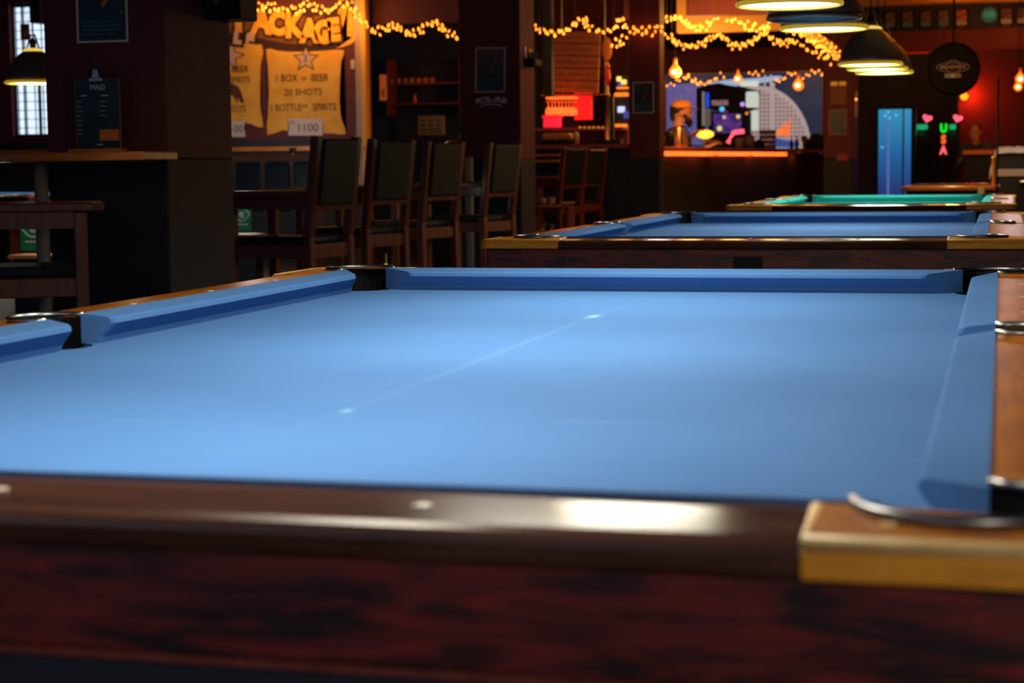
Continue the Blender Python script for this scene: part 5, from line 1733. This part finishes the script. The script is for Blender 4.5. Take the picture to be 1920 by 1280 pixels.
# dart machines with hearts
DY = 24.2
for i, (px_, lab) in enumerate(((1728, 'dart machine with pink heart and green lit head, left one'), (1786, 'dart machine with pink heart and green lit head, right one'))):
    q = at(px_, 240, DY)
    t = thing('dart_machine', lab, 'dart machine', (q.x, DY, 0), 0, 'dart machines')
    wd = 0.20 if i == 0 else 0.13
    MB().box((-wd / 2 - 0.02, 0, 0), (wd / 2 + 0.02, 0.3, q.z + 0.1)).build('cabinet', M['black_plastic'], t, bevel=0.01)
    M['green_head'] = lit('green_head', (0.01, 0.33, 0.13), 0.9)
    MB().box((-wd / 2 + 0.02, -0.03, q.z - 0.02), (wd / 2 - 0.02, 0.0, q.z + 0.05)).build('lit_head', M['green_head'], t, bevel=0.015)
    lamp_light('head_glow', 'POINT', (0, -0.06, q.z - 0.06), 0.09, (0.05, 1.0, 0.3), 0.02, parent=t)
    hx = at((1739, 1796)[i], 222, DY).x - q.x
    hz = at((1739, 1796)[i], 222, DY).z
    m = MB()
    hpts = []
    for k in range(28):
        a_ = 2 * PI * k / 28
        hpts.append((0.0041 * 16 * math.sin(a_) ** 3, 0.0041 * 0.9 * (13 * math.cos(a_) - 5 * math.cos(2 * a_) - 2 * math.cos(3 * a_) - math.cos(4 * a_))))
    m.prism(hpts, -0.012, 0.012, Matrix.Translation((hx, -0.06, hz)) @ Matrix.Rotation(0.25, 4, 'Y') @ Matrix.Rotation(PI / 2, 4, 'X'))
    m.build('heart', M['pink'], t)
    MB().bar((hx * 0.5, 0.02, q.z + 0.05), (hx, -0.05, hz - 0.02), 0.01).build('heart_stem', M['black_plastic'], t)
# vertical lit letters
q = at(1769, 265, DY - 0.1)
t = thing('neon_letters', 'vertical neon letters in green, orange and pink between the heart signs', 'neon sign', (q.x, DY - 0.1, 0))
MB().box((-0.05, 0.01, 0), (0.05, 0.06, at(1769, 228, DY).z)).build('sign_post', M['black_plastic'], t)
for ch, y_, c_ in (('U', 241, (0.0, 0.8, 0.02)), ('S', 262, (1.0, 0.12, 0.02)), ('A', 282, (1.0, 0.12, 0.16))):
    v = at(1769, y_, DY - 0.1)
    text_part(ch, 0.15, mat('neon_' + ch.lower(), c_, 0.4, emit=c_, strength=1.2), t, (0, -0.005, v.z), ext=0.01, offset=0.008, name='neon_letter', sx=0.85)

# orange ledge and leaning person
q0, q1 = at(1805, 285, 22.5), at(1872, 285, 22.5)
t = thing('drinks_ledge', 'orange-lit wooden ledge beside the leaning person at the back right', 'ledge', (q0.x, 22.5, q0.z))
MB().box((0, -0.02, -0.03), (q1.x - q0.x + 0.3, 0.35, 0.022)).build('board', mat('ledge_orange', (0.75, 0.22, 0.03), 0.5), t)
MB().box((0.04, 0.02, -q0.z), (q1.x - q0.x + 0.3, 0.1, -0.03)).build('ledge_front', M['navy'], t)
lamp_light('ledge_glow', 'POINT', (0.25, -0.3, 0.25), 1.2, (1, 0.3, 0.05), 0.05, parent=t)

# wood-framed table beyond the green one
TY = 13.6
v0 = at(1690, 352, TY)
v1 = at(1876, 352, TY)
zt = at(1780, 349, TY).z
t = thing('shuffle_table', 'polished amber wooden games table beyond the green pool table', 'table', ((v0.x + v1.x) / 2, TY, 0))
w = (v1.x - v0.x) / 2
M['amber_top'] = noisy('amber_top', (0.38, 0.12, 0.015), (0.55, 0.2, 0.02), rough=0.28, nscale=7, coat=0.5)
MB().prism([(-w, 0.0), (-w * 0.86, -0.03), (w * 0.9, -0.03), (w, 0.02), (w, 0.8), (w * 0.9, 0.86), (-w * 0.86, 0.86), (-w, 0.8)], zt - 0.035, zt, ).build('table_top', M['amber_top'], t, bevel=0.01)
MB().box((-w * 0.9, 0.04, zt - 0.2), (w * 0.9, 0.8, zt - 0.035)).build('apron', M['navy'], t)
MB().prism([(-w * 0.8, 0.2), (w * 0.78, 0.2), (w * 0.78, 0.7), (-w * 0.8, 0.7)], zt, zt + 0.015).build('inner_frame', M['rail_wood'], t)
MB().box((w * 0.55, -0.035, zt - 0.06), (w * 0.68, 0.0, zt - 0.005)).build('latch', M['brass'], t)
for sx in (-1, 1):
    for y_ in (0.12, 0.74):
        MB().box((sx * w * 0.8 - 0.04, y_ - 0.04, 0), (sx * w * 0.8 + 0.04, y_ + 0.04, zt - 0.2)).build('leg', M['navy'], t)
vp = at(1863, 348, TY + 0.05)
zp = at(1863, 298, TY + 0.05).z
MB().lathe([(0.014, zt), (0.014, zp), (0.018, zp + 0.005), (0.016, zp + 0.02)], 14, Matrix.Translation((vp.x - t.location.x, 0.05, 0))).build('corner_post', mat('yellow_post', (0.8, 0.42, 0.05), 0.4), t, smooth=True)
lamp_light('table_fill', 'POINT', (0.0, 0.3, 1.35), 30, (1, 0.55, 0.14), 0.05, parent=t).data.specular_factor = 0.3  # added fill to brighten the amber top
lamp_light('front_fill', 'POINT', (-0.1, -0.8, 1.2), 8, (1, 0.55, 0.12), 0.1, parent=t).data.specular_factor = 0.1  # added fill for the yellow post and table front

# covered machine at right edge
CY = 15.0
v0 = at(1852, 320, CY)
t = thing('covered_machine', 'black and beige machine draped with a crumpled pale sheet at the right edge', 'machine', (v0.x, CY, 0))
zb = at(1890, 352, CY).z
zt_ = at(1890, 288, CY).z
MB().box((0.07, 0.1, 0), (0.9, 0.9, zt_)).build('machine_body', M['black_plastic'], t, bevel=0.02)
MB().box((0.06, 0.08, at(1890, 331, CY).z), (0.91, 0.1, at(1890, 317, CY).z)).build('beige_band', mat('beige_band', (0.32, 0.25, 0.2), 0.5), t, bevel=0.006)
MB().ball((0.3, 0.06, at(1910, 341, CY).z), (0.06, 0.03, 0.02), 2).build('bright_fitting', M['steel'], t)
bm_ = MB()
gx, gy = 26, 12
vs = {}
rnd = random.Random(5)
for i in range(gx + 1):
    for j in range(gy + 1):
        u, v_ = i / gx, j / gy
        x = 0.04 + u * 0.9
        y = 0.04 + v_ * 0.9
        drop = 0.0
        if u < 0.12:
            drop = (0.12 - u) / 0.12
            x = 0.0 + u / 0.12 * 0.12 * 0.5 + 0.01
        if j == 0:
            y = 0.03
        z = zt_ + 0.03 + 0.05 * min(u * 1.6, 1) + 0.02 * math.sin(9 * u + 3 * v_) + rnd.uniform(-0.008, 0.008) - 0.20 * drop - (0.05 if j == 0 else 0)
        vs[i, j] = bm_.bm.verts.new((x, y, z))
for i in range(gx):
    for j in range(gy):
        bm_.bm.faces.new((vs[i, j], vs[i + 1, j], vs[i + 1, j + 1], vs[i, j + 1]))
sh = bm_.build('sheet', noisy('pale_sheet', (0.40, 0.44, 0.5), (0.55, 0.5, 0.46), rough=0.7, nscale=12), t, smooth=True)
md = sh.modifiers.new('thick', 'SOLIDIFY')
md.thickness = 0.01
lamp_light('sheet_fill', 'POINT', (0.25, -0.6, 1.55), 6.0, (0.95, 0.95, 1), 0.1, parent=t).data.specular_factor = 0.1  # added fill to bring out the sheet, no lamp there
vq = at(1871, 200, 12.9)
t = MB().tube([(vq.x, 12.9, 0.0), (vq.x, 12.9, 1.65)], 0.008, 8).build('cue_stick', M['black_plastic'])
tag(t, 'thin dark cue standing upright before the sheet-draped machine', 'cue')


# ================================================================== GLASS SHELVES IN THE DARK RECESS
SYh = BY - 0.4
X0, X1, Z0, Z1 = rect_at(728, 118, 862, 200, SYh)
t = thing('glass_shelf_unit', 'dark shelf unit with rows of glasses in the recess right of the mural', 'shelf', ((X0 + X1) / 2, SYh, 0))
w = (X1 - X0) / 2
M['shelf_wood'] = mat('shelf_wood', (0.22, 0.045, 0.03), 0.5)
for y_ in (155, 193):
    z_ = at(790, y_, SYh).z
    MB().box((-w, 0, z_ - 0.02), (w, 0.3, z_)).build('shelf_board', M['shelf_wood'], t)
MB().box((-w - 0.02, 0, Z0 - 0.1), (-w + 0.01, 0.3, Z1 + 0.05)).build('side_panel', M['shelf_wood'], t)
MB().box((w - 0.01, 0, Z0 - 0.1), (w + 0.02, 0.3, Z1 + 0.05)).build('side_panel', M['shelf_wood'], t)
MB().box((-w, 0.3, 0), (w, 0.32, Z1)).build('back_panel', M['navy'], t)
zS = at(790, 155, SYh).z
g0 = None
M['amber_glass'] = mat('amber_glass', (0.7, 0.3, 0.08), 0.12, spec=0.9)
for i in range(13):
    px_ = 735 + i * 6.4
    v = Vector((at(px_, 150, SYh + 0.06).x, SYh + 0.06 + 0.04 * (i % 2), zS + 0.001))
    if g0 is None:
        g0 = thing('tumbler', 'amber-lit tumbler, leftmost in the row on the upper recess shelf', 'glass', v, 0, 'tumblers on the upper recess shelf')
        MB().lathe([(0.013, 0), (0.017, 0.06), (0.0155, 0.06), (0.012, 0.006)], 14).build('glass_body', M['amber_glass'], g0, smooth=True)
    else:
        c_ = copy_tree(g0)
        c_.location = v
        c_['label'] = 'amber-lit tumbler, %s in the row on the upper recess shelf' % ORD[i]
lamp_light('shelf_glow', 'POINT', at(780, 130, SYh - 0.3), 0.9, (1, 0.2, 0.04), 0.1)
v = Vector((at(778, 185, SYh + 0.08).x, SYh + 0.08, at(790, 193, SYh).z + 0.002))
t = thing('bottle', 'small orange-red bottle on the lower recess shelf', 'bottle', v)
MB().lathe([(0.022, 0), (0.024, 0.05), (0.018, 0.08), (0.012, 0.10)], 14).build('body', M['print_orange'], t, smooth=True)
MB().lathe([(0.014, 0.10), (0.014, 0.12)], 12).build('cap', M['print_brown'], t)
X0, X1, Z0, Z1 = rect_at(712, 140, 725, 188, SYh)
t = thing('orange_banner', 'narrow orange-lit banner left of the recess shelves', 'banner', ((X0 + X1) / 2, SYh, (Z0 + Z1) / 2))
w, h = (X1 - X0) / 2, (Z1 - Z0) / 2
MB().box((-w, 0, -h), (w, 0.01, h)).build('fabric', mat('banner_orange', (0.75, 0.17, 0.04), 0.6, emit=(0.7, 0.12, 0.02), strength=0.25), t)
MB().ball((0, -0.004, -h * 0.45), (w * 0.6, 0.004, h * 0.35), 2).build('emblem', M['yellow_jamb'], t)
X0, X1, Z0, Z1 = rect_at(784, 217, 833, 253, 16.0)
t = thing('notice_board', 'yellowish notice card with printed columns leaning above the third chair', 'sign', ((X0 + X1) / 2, 16.0, Z0))
w = (X1 - X0) / 2
H = Z1 - Z0
MB().box((-w, 0, 0), (w, 0.01, H)).build('card', mat('notice_card', (0.42, 0.25, 0.09), 0.6), t)
m = MB()
for i in range(3):
    for j in range(3):
        m.box((-w * 0.8 + i * w * 0.58, -0.002, H * (0.25 + 0.22 * j)), (-w * 0.8 + i * w * 0.58 + w * 0.38, 0, H * (0.25 + 0.22 * j) + H * 0.09))
m.box((-w * 0.85, -0.002, H * 0.1), (w * 0.85, 0, H * 0.16))
m.build('print', M['mural_ink'], t)
MB().box((-w * 1.2, -0.02, -0.05), (w * 2.2, 0.1, 0)).box((-w * 1.2, 0.0, -Z0), (w * 2.2, 0.08, -0.05)).build('stand', M['navy'], t)
lamp_light('card_light', 'POINT', at(808, 205, 15.4), 0.8, (1, 0.7, 0.4), 0.05)
t = thing('round_red_object', 'small round reddish cushion-like object on an added stem behind the third chair', 'stool', (at(853, 268, 14.6).x, 14.6, 0))  # unclear round reddish shape, given an added stem and foot
zz = at(853, 272, 14.6).z
MB().ball((0, 0, zz), (0.105, 0.09, 0.045), 3).build('seat', mat('red_leather', (0.35, 0.09, 0.06), 0.3), t, smooth=True)
MB().lathe([(0.02, 0.02), (0.02, zz)], 12).build('stem', M['dark_steel'], t)
MB().lathe([(0.18, 0), (0.18, 0.01), (0.03, 0.03)], 20).build('foot_plate', M['dark_steel'], t)

# seating behind the first chair: dark bench with wooden rail
t = thing('wooden_bench', 'dark blue padded bench with wooden rail behind the first spectator chair', 'bench', (at(500, 300, 12.2).x, 12.2, 0))
zr = at(500, 296, 12.2).z
MB().box((-0.75, 0, zr - 0.025), (0.45, 0.08, zr + 0.025)).build('top_rail', M['ledge_wood'], t, bevel=0.006)
for i in range(5):
    MB().box((-0.75 + i * 0.24, 0.02, zr - 0.42), (-0.75 + i * 0.24 + 0.21, 0.07, zr - 0.035)).build('back_pad', mat('bench_blue', (0.035, 0.05, 0.085), 0.4), t, bevel=0.015)
MB().box((-0.75, -0.35, 0.42), (0.45, 0.05, 0.5)).build('seat', M['navy'], t, bevel=0.02)
for x_ in (-0.72, 0.42):
    MB().box((x_ - 0.03, -0.32, 0), (x_ + 0.03, 0.06, 0.42)).box((x_ - 0.03, 0.0, 0.42), (x_ + 0.03, 0.07, zr - 0.02)).build('end_frame', M['chair_wood'], t)


# green signs
def eye_sign(label, px_, py_, Y, size):
    v = at(px_, py_, Y)
    t_ = thing('green_sign', label, 'sign', v)
    h = size / 2
    M['sign_green'] = mat('sign_green', (0.0, 0.19, 0.08), 0.5)
    M['sign_white'] = mat('sign_white', (0.5, 0.62, 0.55), 0.5)
    MB().box((-h, 0, -h * 1.25), (h, 0.02, h * 1.15)).build('plate', M['sign_green'], t_)
    m = MB()
    for s in (1, -1):
        m.tube([(h * 0.88 * (k / 8 - 1), -0.002, h * 0.35 + s * h * 0.62 * math.cos((k / 8 - 1) * PI / 2)) for k in range(17)], h * 0.075, 6)
    m.build('eye_emblem', M['sign_white'], t_)
    text_part('e', h * 1.15, M['sign_white'], t_, (0, -0.003, h * 0.42), offset=0.004 * h / 0.1)
    MB().box((-h * 0.6, -0.003, -h * 0.66), (h * 0.6, 0, -h * 0.54)).build('small_print', M['sign_white'], t_)
    MB().box((-h * 1.4, -0.10, -h * 1.75), (h * 1.8, 0.12, -h * 1.5)).build('shelf_plate', M['ledge_wood'], t_)
    MB().box((-h * 1.3, -0.05, -v.z), (h * 1.6, 0.1, -h * 1.75)).build('stand_body', M['navy'], t_)
    lamp_light('sign_fill', 'POINT', (0, -0.35, 0.2), 0.9, (0.9, 1, 0.9), 0.05, parent=t_)  # added fill brightening the plate, not a fitting of the sign
    return t_


eye_sign('green square sign with white eye emblem, seen between chair legs at far left', 62, 437, 9.0, 0.175)
eye_sign('green square sign with white eye emblem, just right of the near pillar', 453, 409, 11.6, 0.155)

# glasses
for ch_, lab, liq in ((2, 'tall glass of golden beer on the arm of the third chair', 'beer'), (1, 'clear glass on the arm of the second chair', 'water')):
    v = CHAIRS[ch_].location + Matrix.Rotation(CHAIRS[ch_].rotation_euler.z, 3, 'Z') @ Vector((-0.19, -0.06, 0))
    beer_glass(lab, (v.x, v.y, 0.934), 0.17, 0.032, liquid=M[liq])
for px_, lab in ((548, 'clear glass standing behind the bench rail'),):
    v = at(px_, 282, 12.23)
    beer_glass(lab, (v.x, 12.24, zr + 0.025), 0.05, 0.03, liquid=M['water'])
# brass chalk holder at far-left pocket of the foreground table
v = at(723, 500, 2.9)
t = thing('brass_bell_stand', 'little brass post standing behind the far left pocket of the foreground table', 'ornament', (v.x, 2.9, 0))
MB().lathe([(0.02, 0), (0.02, 0.01), (0.004, 0.02), (0.0035, at(723, 475, 2.9).z)], 12).build('rod', M['brass'], t, smooth=True)
MB().ball((0, 0, at(724, 497, 2.9).z), 0.006, 2).build('knob', mat('brass_knob', (0.9, 0.65, 0.15), 0.3, 0.5), t, smooth=True)

# small things on the high table by pillar two
t = thing('drinks_shelf', 'low two-tier shelf with glasses right of the middle pillar', 'shelf', (at(1030, 400, 13.5).x, 13.5, 0))
za, zb_ = at(1030, 386, 13.5).z, at(1030, 434, 13.5).z
for z_ in (za, zb_):
    MB().box((-0.12, -0.12, z_ - 0.02), (0.18, 0.16, z_)).build('shelf_board', M['chair_wood'], t)
for x_ in (-0.11, 0.17):
    MB().box((x_ - 0.012, -0.1, 0), (x_ + 0.012, 0.15, za)).build('side_panel', M['chair_wood'], t)
g0 = None
for i, (px_, z_) in enumerate(((1018, zb_), (1035, zb_), (1020, za), (1036, za))):
    v = Vector((at(px_, 400, 13.5).x, 13.5, z_ + 0.001))
    if g0 is None:
        g0 = beer_glass('small glass at left on the lower board of the two-tier shelf', v, 0.07, 0.022, liquid=M['beer'])
        g0['group'] = 'glasses on the two-tier shelf'
    else:
        c_ = copy_tree(g0)
        c_.location = v
        c_['label'] = 'small glass at %s on the %s board of the two-tier shelf' % (('left', 'right')[i % 2], ('lower', 'upper')[i // 2])


# ================================================================== PEOPLE
def capsule(m, a, b, ra, rb, seg=14):
    a, b = Vector(a), Vector(b)
    n = 5
    d = (b - a)
    L_ = d.length
    d.normalize()
    pts, rs = [], []
    for k in range(n):
        q = (k + 0.25) / n * PI / 2
        pts.append(a - d * ra * math.cos(q))
        rs.append(ra * math.sin(q))
    for k in range(5):
        u = k / 4
        pts.append(a + d * L_ * u)
        rs.append(ra + (rb - ra) * u)
    for k in range(n)[::-1]:
        q = (k + 0.25) / n * PI / 2
        pts.append(b + d * rb * math.cos(q))
        rs.append(rb * math.sin(q))
    m.tube(pts, rs, seg)


def remesh(o, vox):
    md_ = o.modifiers.new('remesh', 'REMESH')
    md_.mode = 'VOXEL'
    md_.voxel_size = vox
    md_.use_smooth_shade = True
    sm = o.modifiers.new('smooth', 'SMOOTH')
    sm.factor = 0.5
    sm.iterations = 3


def person(label, loc, rz, skin, shirt, trousers, cap=None, apron=None, hair=None, beard=None, lean=0.0, hands=((0.22, 0.34, 1.22), (-0.22, 0.30, 1.24)), nod=0.0, height=1.0, girth=1.0):
    """standing figure facing +y, feet at origin; hands given in local metres"""
    t_ = thing('person', label, 'person', loc, rz)
    t_.scale = (height * girth, height * girth, height)
    body = MB()
    cloth = MB()
    legs = MB()
    hip = Vector((0, 0, 0.94))
    chest = Vector((0, lean * 0.6, 1.30))
    neck = Vector((0, lean, 1.47))
    head = Vector((0, lean + 0.03 + nod * 0.06, 1.63 - nod * 0.02))
    # legs
    for s in (-1, 1):
        capsule(body, (s * 0.09, 0, 0.9), (s * 0.10, 0.01, 0.5), 0.085, 0.058)
        capsule(body, (s * 0.10, 0.01, 0.5), (s * 0.10, -0.02, 0.09), 0.056, 0.038)
        capsule(body, (s * 0.10, -0.03, 0.045), (s * 0.11, 0.14, 0.035), 0.042, 0.03)
        capsule(legs, (s * 0.09, 0, 0.9), (s * 0.10, 0.01, 0.5), 0.098, 0.07)
        capsule(legs, (s * 0.10, 0.01, 0.5), (s * 0.10, -0.02, 0.12), 0.07, 0.056)
        capsule(legs, (s * 0.10, -0.03, 0.05), (s * 0.11, 0.15, 0.04), 0.05, 0.038)
    capsule(legs, (-0.07, 0, 0.95), (0.07, 0, 0.95), 0.115, 0.115)
    # torso
    capsule(body, hip, chest, 0.12, 0.13)
    capsule(body, chest, neck, 0.10, 0.055)
    capsule(body, neck - Vector((0, 0, 0.03)), head - Vector((0, 0.02, 0.04)), 0.055, 0.055)
    capsule(cloth, hip + Vector((-0.05, 0, 0)), chest + Vector((-0.06, 0, 0)), 0.115, 0.125)
    capsule(cloth, hip + Vector((0.05, 0, 0)), chest + Vector((0.06, 0, 0)), 0.115, 0.125)
    capsule(cloth, chest + Vector((-0.13, 0, 0.10)), chest + Vector((0.13, 0, 0.10)), 0.075, 0.075)
    capsule(cloth, chest + Vector((0, 0, 0.06)), neck + Vector((0, 0, -0.03)), 0.11, 0.062)
    for hi, s in zip(hands, (1, -1)):
        sh_ = chest + Vector((s * 0.18, 0, 0.11))
        ha = Vector(hi)
        mid = (sh_ + ha) / 2
        d_ = (ha - sh_).length
        bend = math.sqrt(max(0.29 ** 2 - (d_ / 2) ** 2, 0.0004))
        el = mid + Vector((s * 0.35, -0.35, -0.87)).normalized() * bend
        capsule(body, sh_, el, 0.048, 0.038)
        capsule(body, el, ha, 0.038, 0.026)
        capsule(cloth, sh_, el, 0.068, 0.052)
        capsule(cloth, el, el + (ha - el) * 0.75, 0.052, 0.038)
        # hand: palm, four fingers of different lengths and a thumb from the palm's side
        fd = (ha - el).normalized()
        up_ = Vector((0, 0, 1))
        sd = fd.cross(up_).normalized()
        dn_ = sd.cross(fd)
        palm = ha + fd * 0.045
        for k in range(4):
            o_ = (k - 1.5) * 0.021
            capsule(body, ha + sd * o_ * 0.6, palm + sd * o_ + fd * 0.035, 0.016, 0.0125, 8)
            ln = (0.036, 0.042, 0.039, 0.030)[k]
            b0 = palm + sd * o_ + fd * 0.035
            b1 = b0 + fd * ln + dn_ * -0.008
            b2 = b1 + fd * ln * 0.5 - dn_ * 0.022
            capsule(body, b0, b1, 0.0095, 0.0088, 8)
            capsule(body, b1, b2, 0.0088, 0.0078, 8)
        tb = ha + fd * 0.02 - sd * s * 0.03
        capsule(body, tb, tb - sd * s * 0.028 + fd * 0.03, 0.013, 0.010, 8)
        capsule(body, tb - sd * s * 0.028 + fd * 0.03, tb - sd * s * 0.024 + fd * 0.055 - dn_ * 0.01, 0.010, 0.008, 8)
    # head
    body.ball(head + Vector((0, 0, 0.02)), (0.076, 0.095, 0.105), 3)
    capsule(body, head + Vector((-0.02, 0.045, -0.06)), head + Vector((0.02, 0.045, -0.06)), 0.045, 0.045)
    capsule(body, head + Vector((0, 0.088, 0.012)), head + Vector((0, 0.105, -0.022)), 0.010, 0.016, 10)
    for s in (-1, 1):
        body.ball(head + Vector((s * 0.078, -0.005, -0.005)), (0.012, 0.02, 0.032), 2)
        capsule(body, head + Vector((s * 0.045, 0.078, 0.025)), head + Vector((s * 0.018, 0.088, 0.027)), 0.010, 0.010, 8)
    capsule(body, head + Vector((-0.022, 0.088, -0.052)), head + Vector((0.022, 0.088, -0.052)), 0.009, 0.009, 8)
    bo = body.build('body', skin, t_, smooth=True)
    remesh(bo, 0.0075)
    for s in (-1, 1):
        MB().ball(head + Vector((s * 0.031, 0.0865, 0.008)), 0.0105, 2).build('eye', M['mural_ink'], t_, smooth=True)
    so_ = cloth.build('shirt', shirt, t_, smooth=True)
    remesh(so_, 0.012)
    to_ = legs.build('trousers', trousers, t_, smooth=True)
    remesh(to_, 0.014)
    if hair:
        h_ = MB()
        h_.ball(head + Vector((0, -0.022, 0.045)), (0.082, 0.092, 0.090), 3)
        capsule(h_, head + Vector((0, -0.07, 0.0)), head + Vector((0, -0.075, -0.06)), 0.045, 0.035)
        ho = h_.build('hair', hair, t_, smooth=True)
        remesh(ho, 0.01)
    if beard:
        b_ = MB()
        capsule(b_, head + Vector((-0.03, 0.06, -0.085)), head + Vector((0.03, 0.06, -0.085)), 0.038, 0.038)
        capsule(b_, head + Vector((0, 0.075, -0.10)), head + Vector((0, 0.08, -0.15)), 0.038, 0.022)
        for s in (-1, 1):
            capsule(b_, head + Vector((s * 0.062, 0.02, -0.03)), head + Vector((s * 0.04, 0.06, -0.08)), 0.020, 0.03)
        bo2 = b_.build('beard', beard, t_, smooth=True)
        remesh(bo2, 0.009)
    if cap:
        c_ = MB()
        Rm = Matrix.Translation(head + Vector((0, 0.0, 0.055)))
        prof = [(0.092, 0.0), (0.094, 0.02), (0.088, 0.05), (0.066, 0.078), (0.034, 0.092), (0.004, 0.096)]
        c_.lathe(prof, 28, Rm @ Matrix.Diagonal((0.95, 1.12, 1, 1)))
        co_ = c_.build('cap', cap, t_, smooth=True)
        v_ = MB()
        outl = [(-0.072, 0.075), (-0.066, 0.12), (-0.045, 0.158), (0, 0.175), (0.045, 0.158), (0.066, 0.12), (0.072, 0.075)]
        v_.prism(outl, -0.004, 0.004, Matrix.Translation(head + Vector((0, 0.0, 0.062))) @ Matrix.Rotation(math.radians(-8), 4, 'X'))
        v_.build('visor', M['visor'], co_)
        MB().ball(head + Vector((0, 0, 0.152)), (0.01, 0.01, 0.005), 1).build('button', cap, co_)
    if apron:
        a_ = MB()
        pts = [(-0.10, 1.36), (0.10, 1.36), (0.17, 1.12), (0.19, 0.7), (-0.19, 0.7), (-0.17, 1.12)]
        a_.prism([(x, z) for x, z in pts], -0.006, 0.006, Matrix.Translation((0, 0.135 + lean * 0.5, 0)) @ Matrix.Rotation(PI / 2, 4, 'X'))
        a_.tube([(-0.09, 0.13 + lean * 0.5, 1.36), (-0.08, 0.06 + lean, 1.47), (0, -0.03 + lean, 1.50), (0.08, 0.06 + lean, 1.47), (0.09, 0.13 + lean * 0.5, 1.36)], 0.008, 6)
        a_.build('apron', apron, t_)
    return t_


M['skin'] = mat('skin', (0.55, 0.26, 0.17), 0.5)
M['cap_orange'] = mat('cap_orange', (0.75, 0.30, 0.04), 0.7)
M['visor'] = mat('visor', (0.30, 0.09, 0.03), 0.6)
M['dark_hair'] = mat('dark_hair', (0.015, 0.009, 0.008), 0.7)
bp = at(1260, 200, 19.4)
person('bartender in an orange cap with dark beard standing behind the bar facing right', (bp.x, 19.4, 0), -math.radians(72), M['skin'],
       mat('tan_shirt', (0.16, 0.07, 0.03), 0.8), M['navy'], cap=M['cap_orange'], apron=M['black_plastic'], hair=M['dark_hair'], beard=M['dark_hair'], lean=0.06,
       hands=((0.20, 0.32, 1.24), (-0.10, 0.20, 1.36)), height=0.985, girth=1.18)
lamp_light('bartender_fill', 'POINT', (bp.x + 0.45, 18.2, 1.95), 60, (1, 0.42, 0.14), 0.08)  # added fill on the bartender's face and cap, no lamp there
q = at(1838, 262, 22.9)
person('person in dark blue jacket leaning over the orange ledge at back right', (q.x, 23.15, 0), math.radians(170), M['skin'],
       mat('blue_jacket', (0.05, 0.07, 0.13), 0.8), M['navy'], hair=M['dark_hair'], lean=0.3, nod=1.0, height=0.86,
       hands=((0.2, 0.45, 1.20), (-0.2, 0.45, 1.20)))
